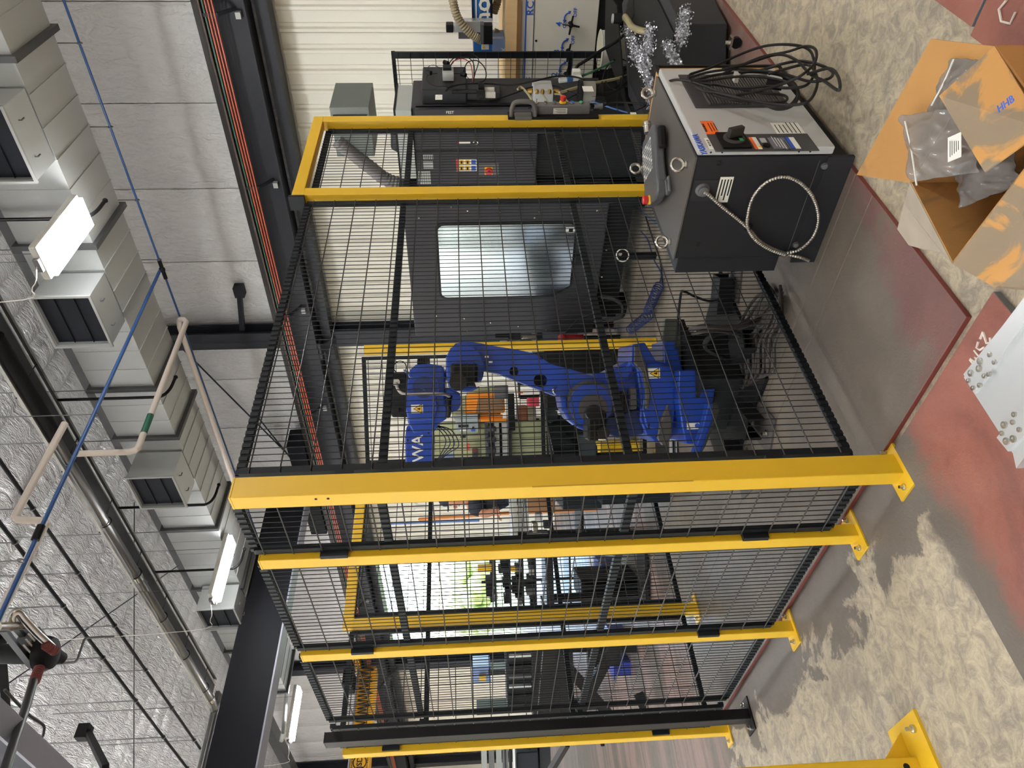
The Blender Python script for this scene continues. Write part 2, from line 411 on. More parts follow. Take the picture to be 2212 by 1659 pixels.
# wall insulation bays, about 1 m apart, seams vertical
for k, v in enumerate([x*1.01-5.97 for x in range(28)]):
    b = pillow(1.0, WZ1-LINZ, 10, 14, .05, seed=k); me = b.mesh('insulation', ins_wall, True)
    T = MB_ @ Matrix(((0,0,-1,8.04),(1,0,0,v),(0,1,0,LINZ),(0,0,0,1))); me.transform(T)
    me.flip_normals() if False else None
    o = bpy.data.objects.new('insulation_panel', me); C.objects.link(o); o.parent = wr
tr = MB(MB_).box(7.96, -6, LINZ-.03, 8.04, 22, LINZ+.02).build('trim_1', mat('trim_grey', '9C9A94', .4)); struct(tr)
jm = MB(MB_).box(7.9, OPV0-.12, 0, 8.1, OPV0, OPZ+.12).box(7.9, OPV1, 0, 8.1, OPV1+.12, OPZ+.12).box(7.9, OPV0-.12, OPZ, 8.1, OPV1+.12, OPZ+.12).build('door_1', struct_m); struct(jm)
# far wall (v = 22), left and back walls
wf = MB(MB_).box(-8.2, 22.06, -.05, 8.2, 22.2, WZ1+1.4).build('wall_far', wall_m); struct(wf)
lm2 = liner_mesh(3.55)
for k in range(19):
    o = bpy.data.objects.new('wall_sheet', lm2); C.objects.link(o); o.parent = wf; o.matrix_local = MB_ @ Matrix.Translation((8.0-k*.84-.84, 22.05, 0)) @ Matrix.Rotation(-PI/2, 4, 'Z') @ Matrix.Scale(-1, 4, (0,1,0))
for k in range(13):
    b = pillow(1.2, WZ1+.9-3.55, 8, 12, .05, seed=80+k); me = b.mesh('insulation', ins_wall, True); me.transform(MB_ @ Matrix(((1,0,0,-7.7+k*1.21),(0,0,-1,22.04),(0,1,0,3.55),(0,0,0,1))))
    o = bpy.data.objects.new('insulation_panel', me); C.objects.link(o); o.parent = wf
wl = MB(MB_).box(-8.2, -6, -.05, -8.0, 7.5, WZ1+1.8).box(-8.2, 14.5, -.05, -8.0, 22.2, WZ1+1.8).box(-8.2, 7.5, 4.0, -8.0, 14.5, WZ1+1.8).build('wall_left', wall_m); struct(wl)  # gap is an added unseen opening, its daylight mirrored in the machine window
wb = MB(MB_).box(-8.2, -6.2, -.05, 8.2, -6.0, WZ1+1.8).build('wall_back', wall_m); struct(wb)
# ceiling: low slope roof, insulation strips between the ribs, sag lines every purlin
def roofz(u): return ROOFZ + (8-u)*.06
ce = MB(MB_)
for s in (0,):
    ce.add([(8.2,-6.2,roofz(8.2)+.12),(-8.2,-6.2,roofz(-8.2)+.12),(-8.2,22.2,roofz(-8.2)+.12),(8.2,22.2,roofz(8.2)+.12),(8.2,-6.2,roofz(8.2)+.3),(-8.2,-6.2,roofz(-8.2)+.3),(-8.2,22.2,roofz(-8.2)+.3),(8.2,22.2,roofz(8.2)+.3)],
           [(0,1,2,3),(4,5,6,7),(0,1,5,4),(1,2,6,5),(2,3,7,6),(3,0,4,7)])
ce = ce.build('ceiling', wall_m); struct(ce)
PIT = .42
for k in range(int(28/PIT)):
    v0 = -6+k*PIT; rnd = random.Random(k); b = MB(MB_); b.fixn = False; nu, nv = 66, 5
    for i in range(nu+1):
        u = 8-16*i/nu; cell = abs(math.sin(PI*(8-u)/1.6))**.5
        for j in range(nv+1):
            a = j/nv; sag = .055*(math.sin(PI*a)**.6 if 0 < a < 1 else 0)*(.35+.65*cell) + .03*cell + (rnd.uniform(-.007, .007) if 0 < j < nv else 0)
            b.v.append(V((u, v0+a*PIT, roofz(u)+.08-sag)))
    for i in range(nu):
        for j in range(nv):
            q = i*(nv+1)+j; b.f.append([q, q+1, q+nv+2, q+nv+1])
    b.build('insulation_strip', ins_roof, ce, True).modifiers.clear()
# ================================================================== STRUCTURAL STEEL
def ibeam(b, p, q, h, wf, tf=.02, tw=.015, up=V((0,0,1))):
    p, q = V(p), V(q)
    b.bar(p, q, tw, h, up); b.bar(p+up*(h/2-tf/2), q+up*(h/2-tf/2), wf, tf, up); b.bar(p-up*(h/2-tf/2), q-up*(h/2-tf/2), wf, tf, up); return b
rb = bthing('crane_runway_beam', 'dark steel runway beam along the white wall, carrying orange conductor bars', 'beam', 7.6, 8, 3.7)
ibeam(MB(MB_), (7.62,-6,3.72), (7.62,22,3.72), .44, .26).build('girder', struct_m, rb)
MB(MB_).box(7.50, -6, 3.94, 7.56, 22, 3.985).build('rail', mat('rail_steel', '26221F', .5, .4), rb)
MB(MB_).tube([(7.44,-6,3.90),(7.44,22,3.90)], .014, 6).build('conduit', mat('conduit_brown', '5A4C46', .45, .3), rb)
for k in range(3): MB(MB_).box(7.40, -6, 3.76+k*.03, 7.415, 22, 3.772+k*.03).build('conductor_bar', org, rb)
MB(MB_).box(7.40, -6, 3.845, 7.425, 22, 3.86).build('conductor_bar', mat('bar_green', '2C5A4A', .5), rb)['label'] = 'dark green conductor bar'
for k in range(14):
    v = -3.2+k*1.75
    bb = MB(MB_).bar((7.6,v,3.62),(7.42,v,3.74),.03,.02).bar((7.42,v,3.74),(7.405,v,3.87),.03,.02); bb.build('hanger', struct_m, rb)
    MB(MB_).box(7.55, v+.02, 3.57, 7.605, v+.08, 3.62).build('hanger_clip', lgr, rb)
MB(MB_).box(7.70, -6, 3.34, 7.92, 22, 3.46).build('wall_girt', struct_m, rb)
cols = [(-1.4, 'dark wall column to the right of the cell'), (6.22, 'dark grey steel column on the white wall behind the robot'), (15.75, 'dark steel column just left of the bright doorway'), (21.6, 'dark steel column in the far corner of the hall')]
for v, lb in cols:
    c_ = bthing('steel_column', lb, 'column', 7.86, v, 0)
    ibeam(MB(MB_), (7.86,v,.0), (7.86,v,6.7), .22, .26, up=V((1,0,0))).build('shaft', struct_m, c_)
    MB(MB_).box(7.68, v-.16, 0, 8.0, v+.16, .02).build('base_plate', struct_m, c_)
    MB(MB_).bar((7.74,v,3.30),(7.5,v,3.5),.12,.02).box(7.5, v-.13, 3.46, 7.76, v+.13, 3.5).build('crane_bracket', struct_m, c_)
br = bthing('flange_brace', 'short dark steel brace and plate sticking out of the wall insulation beside the column', 'brace', 7.8, 5.6, 4.4)
p, q = atu(517,632,7.9), atu(524,712,7.75); MB(MB_).bar(p, q, .06, .06, V((1,0,0))).build('angle', struct_m, br)
MB(MB_).box(7.86, p.y-.09, p.z-.06, 7.985, p.y+.06, p.z+.06).build('foot_plate', struct_m, br)
for a, c_, lb in (((383,742),(650,1010),'thin dark bracing rod crossing the wall insulation from the column downwards'), ((740,1130),(560,905),'second thin bracing rod crossing the first one on the upper wall')):
    p, q = atu(*a,7.93), atu(*c_,7.93); tag(MB(MB_).tube([p, q], .012, 6).build('bracing_rod', struct_m), lb, 'rod')
# crane bridge girder along u at v ~ 8.8
brm = mat('bridge_dark', '14151B', .7, var=.05)
g = bthing('crane_bridge', 'huge dark crane bridge girder crossing overhead behind the fence tops', 'crane', 3, 8.8, 4.3)
MB(MB_).box(-6.5, 8.80, 4.05, 7.5, 8.84, 4.60).build('web_plate', brm, g)
MB(MB_).box(-6.5, 8.80, 4.60, 7.5, 9.05, 4.62).build('top_flange', brm, g)
MB(MB_).box(-6.5, 8.78, 4.03, 7.5, 9.05, 4.05).build('bottom_flange', structl, g)
MB(MB_).box(-6.5, 9.01, 4.05, 7.5, 9.04, 4.60).build('rear_plate', brm, g)
MB(MB_).box(7.45, 8.0, 3.99, 7.8, 10.2, 4.25).build('end_truck', brm, g)
# yellow bridge crane further back
g = bthing('bridge_crane', 'yellow bridge crane girder with round logo and dangling festoon cable', 'crane', 5, 15, 3.9)
MB(MB_).box(-3, 15.0, 3.67, 7.45, 15.35, 4.04).build('girder', mat('crane_yellow', 'E8A413', .45), g, bevel=.01)
MB(MB_).box(-3, 14.95, 4.04, 7.45, 15.4, 4.07).build('top_plate', structl, g)
lg = atv(782, 1646, 14.98)
MB(MB_).torus((lg.x, 14.985, 3.85), (0,1,0), .125, .010, 28, 6).build('logo_ring', ink, g, True)
xr = MB_.to_3x3() @ V((1,0,0)); pw = MB_ @ V((lg.x, 14.985, 3.85))
text('logo_letters', 'JSD', pw, xr, (0,0,1), .15, ink, g, .003)
text('lettering', 'SERVICED BY', MB_ @ V((lg.x-.02, 14.985, 4.0)), xr, (0,0,1), .04, ink, g, .002)
text('lettering', 'SAFETY & ECONOMY', MB_ @ V((lg.x+.02, 14.985, 3.70)), xr, (0,0,1), .04, ink, g, .002)
pts = []
for i in range(20): 
    u = 5.85+i*.085; pts += [(u, 14.93, 4.0), (u+.04, 14.91, 3.74+.05*math.sin(i*2.1))]
MB(MB_).tube(spline(pts, 4), .011, 5).build('festoon_cable', blk, g, True)
MB(MB_).box(6.9, 14.6, 4.08, 7.25, 15.1, 4.3).build('trolley_motor', blk, g, bevel=.03)
MB(MB_).box(7.40, 14.5, 3.99, 7.7, 15.9, 4.12).build('end_truck', mat('crane_yellow', 'E8A413', .45), g)

# runway beam overhead at the left
g = bthing('roof_beam', 'grey steel beam with pale bottom flange at the very top left corner', 'beam', 2.45, 6, 5.2)
MB(MB_).box(2.36, -2, 5.0, 2.56, 14, 5.03).build('bottom_flange', structl, g)
MB(MB_).box(2.44, -2, 5.03, 2.47, 14, 5.65).build('web', struct_m, g)
MB(MB_).box(2.30, -2, 5.65, 2.60, 14, 5.68).build('top_flange', struct_m, g)
for a, c_, e, lb in (((190,1582),(228,1659),None,'black angle brace with bolt plate against the shiny roof, clear of the blower'), ((3,1382),(14,1545),None,'black angle brace beside the blower, cut by the picture edge')):
    p, q = bz(*a, 6.6), bz(*c_, 5.6); bb = bthing('roof_brace', lb, 'brace', *p)
    MB(MB_).bar(p, q, .07, .07).build('angle', blk, bb); MB(MB_).box(p.x-.09, p.y-.08, p.z-.02, p.x+.09, p.y+.08, p.z+.12).build('bolt_plate', blk, bb)

# ================================================================== DUCTS, PIPES, LIGHTS
d = bthing('air_duct', 'long rectangular galvanised air duct hanging along the right wall', 'duct', 5.75, 5, 4.6)
edges_v = [-4, -1.6, .1, 1.78, 3.28, 4.9, 5.6, 7.2, 8.5, 10.2, 11.6]
for k in range(len(edges_v)-1):
    a, b = edges_v[k]+.012, edges_v[k+1]-.012
    MB(MB_).box(5.42, a, 4.6, 6.08, b, 5.2).build('duct_section', galv, d)
    MB(MB_).box(5.38, edges_v[k+1]-.022, 4.56, 6.12, edges_v[k+1]+.022, 5.24).build('flange', galvd, d)
    n = max(2, int((b-a)/.22)); fb = MB(MB_)                                  # standing cross breaks
    for i in range(1, n): vv = a+(b-a)*i/n; fb.box(5.416, vv-.004, 4.592, 6.084, vv+.004, 5.2)
    fb.build('stiffener_ribs', galv, d, kind='stuff')
regs = [(1.98, 2.52, 4.6, 5.07), (3.54, 4.06, 4.6, 5.07), (5.82, 6.32, 4.6, 5.07), (8.42, 8.92, 4.6, 5.07)]
rl = ['first dark-mouthed air outlet box on the duct, nearest the picture top edge', 'second air outlet box on the duct, beside the largest ceiling light', 'third air outlet box on the duct, left of the corner post top', 'smallest and farthest air outlet box on the duct, touching the crane bridge']
for (v0, v1, z0, z1), lb in zip(regs, rl):
    r = bthing('air_outlet', lb, 'air outlet', 5.2, (v0+v1)/2, z0, 'air outlet boxes along the duct')
    t = .012
    MB(MB_).box(5.06, v0, z0, 5.40, v1, z0+t).box(5.06, v0, z1-t, 5.40, v1, z1).box(5.06, v0, z0+t, 5.40, v0+t, z1-t).box(5.06, v1-t, z0+t, 5.40, v1, z1-t).build('outlet_box', galv, r)
    MB(MB_).box(5.04, v0-.012, z0-.012, 5.06, v1+.012, z0+.008).box(5.04, v0-.012, z1-.008, 5.06, v1+.012, z1+.012).box(5.04, v0-.012, z0, 5.06, v0+.008, z1).box(5.04, v1-.008, z0, 5.06, v1+.012, z1).build('rim', lgr, r)
    MB(MB_).box(5.10, v0+t, z0+t, 5.12, v1-t, z1-t).build('dark_screen', blind, r)  # dark panel stands in for the shade inside the outlet mouth
    for q in range(2):
        vv = v0+(v1-v0)*(q+1)/3; MB(MB_).obox((5.18, vv, (z0+z1)/2), (.10,0,.05), (0,.004,0), (-.001,0,.002)) if False else None
        MB(MB_).box(5.085, v0+t, z0+.16*(q+1)-.004, 5.10, v1-t, z0+.16*(q+1)).build('damper_blade', mat('blade', '0A0B10', .5), r)
    for q in (.25, .75):
        MB(MB_).tube([(5.17, v0+(v1-v0)*q, z0-.001), (5.17, v0+(v1-v0)*q, z0-.02), (5.21, v0+(v1-v0)*q, z0-.02)], .006, 6).build('latch', mgr, r)
tag(MB(MB_).box(6.95, -6, 6.15, 7.22, 21, 6.35).build('eave_channel', galvd), 'dark galvanised channel running above the duct under the roof', 'channel')
for v in (1.85, 3.3, 4.9, 5.62, 7.22):                                     # hanger rods of the duct
    tag(MB(MB_).tube([(5.40,v,5.2),(5.40,v,7.0)], .005, 5).build('hanger_rod', mgr), {1.85:'thin hanger rod above the first duct flange',3.3:'thin hanger rod above the duct beside the big light',4.9:'thin hanger rod above the duct behind the white pipe',5.62:'thin hanger rod of the duct left of the white pipe',7.22:'thin hanger rod near the third air outlet'}[v], 'rod')
def elbow(b, pts, r, n=10): return b.tube(pts, r, n)
def kbar(name, lb, pt1, pt2, r, u=5.42):
    o = bthing(name, lb, 'pipe', *pt1); return o
for (vv, lb) in ((2.98, 'black pipe hook under the duct beside the big ceiling light'), (4.95, 'black pipe with capped elbow passing under the duct behind the white pipe'), (.62, 'black pipe elbow at the top left picture corner'), (6.65, 'black pipe elbow beside the third air outlet'), (7.95,'black pipe elbow beside the second ceiling light')):
    b = MB(MB_).tube(spline([(5.33,vv,5.5),(5.33,vv,4.7),(5.34,vv,4.54),(5.44,vv,4.48),(5.62,vv,4.47)], 5), .015, 8); b.ball((5.62,vv,4.47), .022, 8)
    tag(b.build('drain_pipe', blk, None, True), lb, 'pipe')
# spiral duct with turn
sd = bthing('spiral_duct', 'round spiral steel duct running under the roof, turning at its far end', 'duct', 5.1, 6, 5.5)
def spiral(pts, r, nm, par):
    b = MB(MB_); b.tube(pts, r, 18).build(nm, mat('spiral_steel', '7E7E7D', .3, .9, var=.2, scale=3), par, True)
for a, c_ in ((-3, 4.5), (4.5, 7.6), (7.6, 10.9)): 
    spiral([(5.02,a,5.52),(5.02,c_,5.52)], .06, 'pipe_section', sd); MB(MB_).tube([(5.02,c_-.07,5.52),(5.02,c_+.02,5.52)], .066, 18).build('coupling', steel, sd, True)
spiral(spline([(5.02,10.9,5.52),(4.98,11.1,5.52),(4.8,11.2,5.52),(2.0,11.35,5.6)], 4), .06, 'pipe_elbow', sd)
MB(MB_).box(5.12, -3, 5.53, 5.27, 10.95, 5.60).build('cable_tray', galvd, sd)
MB(MB_).box(1.5, 11.3, 5.56, 5.34, 11.45, 5.62).build('cable_tray', galvd, sd)
MB(MB_).bar((4.90,-3,5.50),(4.90,10.9,5.50),.03,.03).bar((5.33,-3,5.52),(5.33,10.9,5.52),.03,.03).build('strut_rail', steel, sd)
for k in range(10):
    v = 1.5+k; MB(MB_).torus((5.02,v,5.52), (0,1,0), .075, .006, 18, 5).tube([(4.88,v,5.52),(5.35,v,5.54)], .006, 5).build('wire_strap', blk, sd)
db = bthing('duct_sleeve', 'dark round sleeve on the spiral duct with torn-looking edge', 'duct', 5.02, 4.6, 5.5); MB(MB_).tube([(5.0,3.9,5.5),(5.0,5.12,5.5)], .085, 18).build('sleeve', blk, db, True)
# black pipe pair
for u, lb in ((4.32, 'black sprinkler pipe under the shiny roof, right one of the pair'), (3.95, 'black sprinkler pipe under the shiny roof, left one of the pair')):
    s = bthing('sprinkler_pipe', lb, 'pipe', u, 6, 5.5)
    MB(MB_).tube([(u,-3,5.5),(u,10.9,5.5)], .018, 10).build('pipe', blk, s, True)
    for k in range(9):
        v = 2.2+k*1.05; MB(MB_).tube([(u,v,5.5),(u,v,7.0)], .006, 5).torus((u,v,5.5),(0,1,0),.022,.006,14,5).build('hanger', mgr, s)
SC = MB_ @ Matrix.Translation((0,0,1.5)) @ Matrix.Scale(.857, 4) @ Matrix.Translation((0,0,-1.5))   # these runs hang a little lower and nearer than first measured
# blue air line
s = bthing('air_line', 'blue compressed air pipe hung along the insulated wall with a branch crossing the hall', 'pipe', 7.25, 4.7, 5)
MB(SC).tube([(7.25,-4,5.0),(7.25,5.4,5.0)], .012, 10).build('wall_run', bluep, s, True)
MB(SC).tube([(7.22,4.72,5.02),(5.34,4.80,5.0),(2.9,4.92,5.0),(-4,5.1,5.0)], .018, 10).build('branch_run', bluep, s, True)
MB(SC).ball((7.24,4.72,5.0), .036, 10).build('tee', blk, s, True); MB(SC).tube([(7.25,4.6,5.0),(7.25,4.85,5.0)], .022, 10).build('coupling', blk, s, True); MB(SC).tube([(3.75,4.87,5.0),(3.62,4.88,5.0)], .032, 10).build('coupling', blk, s, True)
for v in (2.25, 3.04, 3.84, 4.59): MB(SC).tube([(7.25,v,4.97),(7.25,v,7.4)], .005, 5).torus((7.25,v,5.0),(0,1,0),.019,.006,14,6).build('hanger', mgr, s)
for u in (5.0, 3.4): MB(SC).tube([(u,4.84,5.0),(u,4.84,7.0)], .005, 5).torus((u,4.84,5.0),(1,0,0),.024,.006,14,6).build('hanger', mgr, s)
# white insulated pipe
s = bthing('jacketed_pipe', 'cream jacketed pipe with elbows and green marker crossing below the duct', 'pipe', 6, 6, 5)
zp = 4.5; q0, q1 = bz(383,697,zp), bz(404,697,zp); qt = bz(383,690,zp); qz = atu(404,690,qt.x).z
qa = bz(298,968,qz); qv = bz(290,976,qz)
MB(MB_).tube([bz(546,1158,zp), bz(500,1030,zp), bz(388,706,zp), qt+V((.02,.03,-.004)), qt+V((.0,0,-.03)), V((qt.x,qt.y,qz+.03)), V((qt.x-.03,qt.y+.01,qz)), qa, V((qv.x+.02,qv.y,qz)), V((qv.x,qv.y,qz+.04)), V((qv.x,qv.y,atu(161,975,qv.x).z))], .027, 12).build('pipe', pvc, s, True)
m0, m1 = V((qt.x-.03,qt.y+.01,qz)).lerp(qa, .77), V((qt.x-.03,qt.y+.01,qz)).lerp(qa, .90)
MB(MB_).tube([m0, m1], .030, 12).build('marker_band', mat('marker_green', '1E5A44', .5), s, True)
MB(MB_).tube([bz(556,1158,zp), bz(398,712,zp)], .010, 8).build('tracer_line', bluep, s, True)
s = bthing('jacketed_pipe', 'cream jacketed pipe with a dog-leg at the far left edge beside the blue pipe', 'pipe', 3.9, 4.7, 5)
pA, pB = bz(140,915,5.0), bz(31,1118,5.0); pC = atu(103,1120,pB.x); pD = bz(-20,1367,pC.z)
MB(MB_).tube([pA, pB, pB+V((-.02,0,-.03)), pC+V((-.02,0,.04)), pC+V((-.04,.005,0)), pD], .029, 12).build('pipe', pvc, s, True)
# blower with silver pipes
f0 = bz(92, 1400, 5.3)
s = bthing('blower', 'black radial blower with motor hung from the roof', 'blower', *f0)
B = lambda x, y, z=5.3: bz(x, y, z)
ax = (B(108,1415)-B(60,1365)).normalized()
cB = B(96,1412)
MB(MB_).lathe(cB+V((0,0,-.10)), (0,0,1), [(.05,0),(.13,.03),(.15,.08),(.15,.14),(.08,.18)], 24).build('fan_housing', blk, s, True)
MB(MB_).tube([cB+V((.05,.0,0)), B(132,1422)], .055, 16).build('outlet_collar', blk, s, True)
MB(MB_).tube([cB+V((0,0,.1)), cB+V((.02,0,.38))], .085, 16).build('motor', blk, s, True)
MB(MB_).obox(B(66,1385,5.42), (.10,.02,0), (0,.09,0), (0,0,.07)).build('filter_box', mgr, s, bevel=.01)
for i in range(4): MB(MB_).obox(B(66,1385,5.35)+V((-.075+.05*i,0,-.005)), (.004,0,0), (0,.08,0), (0,0,.006)).build('fin', cream, s)
MB(MB_).bar(B(8,1362,5.4), B(70,1440,5.4), .03, .06).bar(B(20,1340,5.45), B(60,1385,5.45), .03, .05).build('mount_channel', galvd, s)
s2 = bthing('extraction_pipe', 'shiny steel pipe bending over the blower', 'pipe', *B(50,1340))
MB(MB_).tube(spline([B(112,1398,5.15), B(80,1368,5.2), B(52,1338,5.25), B(38,1322,5.27), B(26,1330,5.3), B(24,1352,5.32)], 6), .033, 16).build('bent_pipe', steel, s2, True)
MB(MB_).tube([B(-5,1354,5.3), B(55,1350,5.3)], .034, 16).build('stub_pipe', steel, s2, True)
rib = [B(97,1392,5.16).lerp(B(120,1408,5.13), t/10) for t in range(11)]
MB(MB_).tube(rib, [.042 if i % 2 else .036 for i in range(11)], 16).build('red_hose', mat('red_hose', '6B2A24', .6), s2, True)
s3 = bthing('suction_pipe', 'long dark steel pipe with red flexible hose running down from the blower', 'pipe', *B(60,1500))
MB(MB_).tube([B(72,1472,5.25), B(55,1530,5.1), B(18,1640,4.85), B(0,1700,4.75)], .034, 16).build('pipe', galvd, s3, True)
rib = [B(86,1440,5.28).lerp(B(73,1475,5.25), t/14) for t in range(15)]
MB(MB_).tube(rib, [.044 if i % 2 else .037 for i in range(15)], 16).build('red_hose', MATS['red_hose'], s3, True)
s4 = bthing('conduit_run', 'thin grey conduit bending from the blower towards the sprinkler pipes', 'conduit', *B(150,1420))
MB(MB_).tube([B(100,1435,5.3), B(160,1431,5.3), B(167,1425,5.3), B(182,1382,5.35), B(186,1378,5.4), B(245,1375,5.4)], .012, 8).build('conduit', mgr, s4, True)
s5 = bthing('conduit_run', 'thin steel conduit with a hooked end below the suction pipe', 'conduit', *B(80,1560)); MB(MB_).tube(spline([B(10,1490,5.3), B(58,1540,5.3), B(92,1565,5.3), B(95,1580,5.3), B(90,1596,5.3)], 5), .012, 8).build('conduit', mgr, s5, True)
for a, c_, lb in (((0,1150),(0,1659),'x'),):
    p0, p1 = bz(290,1085,6.0), bz(289,1659,6.0); tag(MB(MB_).tube([p0, p1], .006, 5).build('tie_wire', blk), 'thin dark tie wire crossing under the roof ribs', 'wire')
p0, p1 = bz(385,1222,6.2), bz(10,1482,6.2); tag(MB(MB_).tube([p0, p1], .008, 5).build('tie_wire', mat('wire_blue', '34364E', .5)), 'thin bluish bracing wire running diagonally to the blower', 'wire')
s6 = bthing('service_conduit', 'thin steel conduit strapped beside the spiral duct', 'conduit', 5.6, 4, 5.7); MB(MB_).tube([(5.75,1,5.9),(5.75,12,5.9)], .014, 8).build('conduit', steel, s6, True)

led = mat('led_panel', 'FFFFFF', .4, emit=LAMP, var=0)
house = mat('fixture_white', 'C9C8C2', .4); upl = mat('led_uplight', 'FFFFFF', .4, emit=LAMP*4.2, var=0)
led_far = mat('led_panel_far', 'FFFFFF', .4, emit=LAMP*.42, var=0); led_near = mat('led_panel_bright', 'FFFFFF', .4, emit=LAMP*1.5, var=0)
def high_bay(u, v, z, lb, L_=.72, W_=.24):
    t = bthing('ceiling_light', lb, 'ceiling light', u, v, z, 'LED ceiling lights')
    MB(MB_).box(u-L_/2-.03, v-W_/2-.02, z+.02, u+L_/2+.03, v+W_/2+.02, z+.08).build('housing', house, t, bevel=.015)
    MB(MB_).box(u-L_/2, v-W_/2, z-.02, u+L_/2, v+W_/2, z+.02).build('diffuser', led_far if u < 2 else (led_near if v < 0 else led), t)
    if u < 2: MB(MB_).box(u-L_/2+.02, v-W_/2+.02, z+.08, u+L_/2-.02, v+W_/2-.02, z+.085).build('top_lens', upl, t)  # glow added on unseen fixtures only, to brighten the roof
    for s_ in (-1, 1):
        MB(MB_).box(u+s_*(L_/2+.03), v-.05, z+.03, u+s_*(L_/2+.06), v+.05, z+.07).build('end_cap', mgr, t)
        MB(MB_).tube([(u+s_*L_*.35, v, z+.08), (u+s_*L_*.35, v, roofz(u))], .003, 4).build('suspension_wire', mgr, t)
    MB(MB_).tube(spline([(u-L_/2-.05,v,z+.06),(u-L_/2-.25,v+.05,z+.03),(u-L_/2-.35,v+.1,z+.25),(u-L_/2-.4,v+.1,roofz(u))], 5), .004, 5).build('power_cord', wht, t, True)
high_bay(4.97, 2.92, 4.5, 'biggest and nearest bright LED ceiling light, above the second air outlet')
high_bay(5.08, 7.55, 4.5, 'middle bright LED ceiling light in front of the duct above the fence', .80, .20)
high_bay(5.25, 12.05, 4.5, 'farthest bright LED ceiling light beyond the crane bridge', .80, .22)
high_bay(4.85, -1.7, 4.5, 'LED ceiling light behind the viewpoint, right row', .8, .3)  # unseen fixture, added and boosted to light the posts' right-hand faces
nth = ['first', 'second', 'third', 'fourth', 'fifth']
for u in (-.8, -5.2):  # unseen fixture rows added to light the hall
    for k_, v in enumerate((-1.7, 2.9, 7.5, 12.1, 16.7)):
        high_bay(u, v, 5.0, f'{nth[k_]} LED ceiling light outside the view, row at the {"middle" if u > -1 else "far side"} of the hall', 1.0, .32)
high_bay(5.2, 16.6, 4.9, 'LED ceiling light hidden behind the crane bridge near the far wall', .8, .22)
s = bthing('conduit_drop', 'galvanised conduit bending down beside the farthest light', 'conduit', *bz(560,1480,4.6))
MB(MB_).tube(spline([atu(640,1395,7.3), atu(628,1420,7.3), atu(622,1450,7.0), bz(614,1560,4.4), bz(608,1600,4.4)], 5), .03, 8).build('conduit', galv, s, True)
# ================================================================== SAFETY FENCE
HP = 2.30
def post(name, lb, x, y, w=.07, d=.055, z1=HP, mt=yel, plate_side=(-1,-1), foot=True, z0=PZ*0):
    t = thing(name, lb, 'post', (x, y, 0), 'fence posts')
    MB().box(x-w/2, y-d/2, z0+.006, x+w/2, y+d/2, z1-.006).build('upright', mt, t, bevel=.003)
    MB().box(x-w/2, y-d/2, z1-.006, x+w/2, y+d/2, z1).build('end_cap', mt, t)
    if foot:
        a = .06
        MB().box(x-w/2-a, y-d/2-.02, z0+.0005, x+w/2+a, y+d/2+.02, z0+.008).build('foot_plate', mt, t)
        for s_ in (-1, 1): MB().lathe((x+s_*(w/2+.035), y, z0+.008), (0,0,1), [(.012,0),(.012,.006),(.007,.008),(.006,.02)], 8).build('anchor_bolt', steel, t)
    return t
def rot_post(*a, **k): return post(*a, **k)
def fence_panel(lb, p, q, z0=.12, z1=2.31, pitch=.030, rows=.1035, grp='mesh fence panels', stiff=(0.0, .37, .775, 1.0), out=(0,-1,0), frame=.028, tall=True, name='mesh_fence'):
    p, q = V((p[0], p[1], 0)), V((q[0], q[1], 0)); d = (q-p); L_ = d.length; e = d.normalized(); n = V(out)
    t = thing(name, lb, 'fence panel', ((p+q)/2)[:], grp)
    for r_ in (p+e*frame/2, q-e*frame/2):
        MB().bar(r_+V((0,0,z0)), r_+V((0,0,z1)), frame, .02, n).build('frame_upright', fen, t)
    w_ = MB(); w_.fixn = False
    nv = int(L_/pitch)
    for i in range(1, nv):
        c_ = p+e*(L_*i/nv); w_.tube([c_+V((0,0,z0-.012)), c_+V((0,0,z1+.012))], .0018, 4, caps=False)
    w_.build('vertical_wires', fen, t, kind='stuff')
    h_ = MB(); h_.fixn = False
    nr = int((z1-z0-.04)/rows)
    for i in range(nr+1):
        z = z0+.035+i*(z1-z0-.07)/nr; h_.tube([p+n*.0125+V((0,0,z)), q+n*.0125+V((0,0,z))], .0026, 6)
    h_.build('cross_wires', mat('wire_worn', '2A2826', .42, .3), t, kind='stuff')
    for s_ in stiff:
        z = z0+(z1-z0)*s_
        MB().bar(p+V((0,0,z))-n*.012, q+V((0,0,z))-n*.012, .018, .03).build('stiffener', fen, t)
        c_ = MB(); c_.fixn = False
        for i in range(nv): 
            m_ = p+e*(L_*(i+.5)/nv)+V((0,0,z)); c_.obox(m_-n*.002, e*(pitch*.3), n*.004, V((0,0,.015)))
        if L_ > .3: c_.build('stiffener_teeth', fen, t, kind='stuff')
    return t
FX, FY = 1.465, 2.0
cp = post('fence_post', 'wide yellow corner post of the cage, nearest and tallest', 1.475, 2.0, .085, .065)
MB().box(1.43, 1.9665, .75, 1.435, 1.9675, 1.3).build('scuff', mat('scuff', 'B08A18', .7), cp)
for z in (2.02, 1.98): MB().cyl((1.4315, 1.99, z), (1.434, 1.99, z), .005, 8).build('bolt_hole', ink, cp)
for z in (1.97, .45): MB().box(1.52, 2.0, z-.06, 1.56, 2.02, z).build('panel_bracket', fen, cp)
p2 = post('fence_post', 'second yellow post on the left side, next to the corner post', 1.47, 2.41, .055, .062)
p3 = post('fence_post', 'third yellow post on the left side of the cage', 1.475, 3.24, .055, .066)
bp_ = post('fence_post', 'black steel post with floor plate standing outside the fence', 1.39, 4.13, .055, .085, 2.33, mat('black_paint', '121113', .4, var=.1))
p5 = post('fence_post', 'last yellow post on the left side of the cage', 1.46, 4.55, .055, .066)
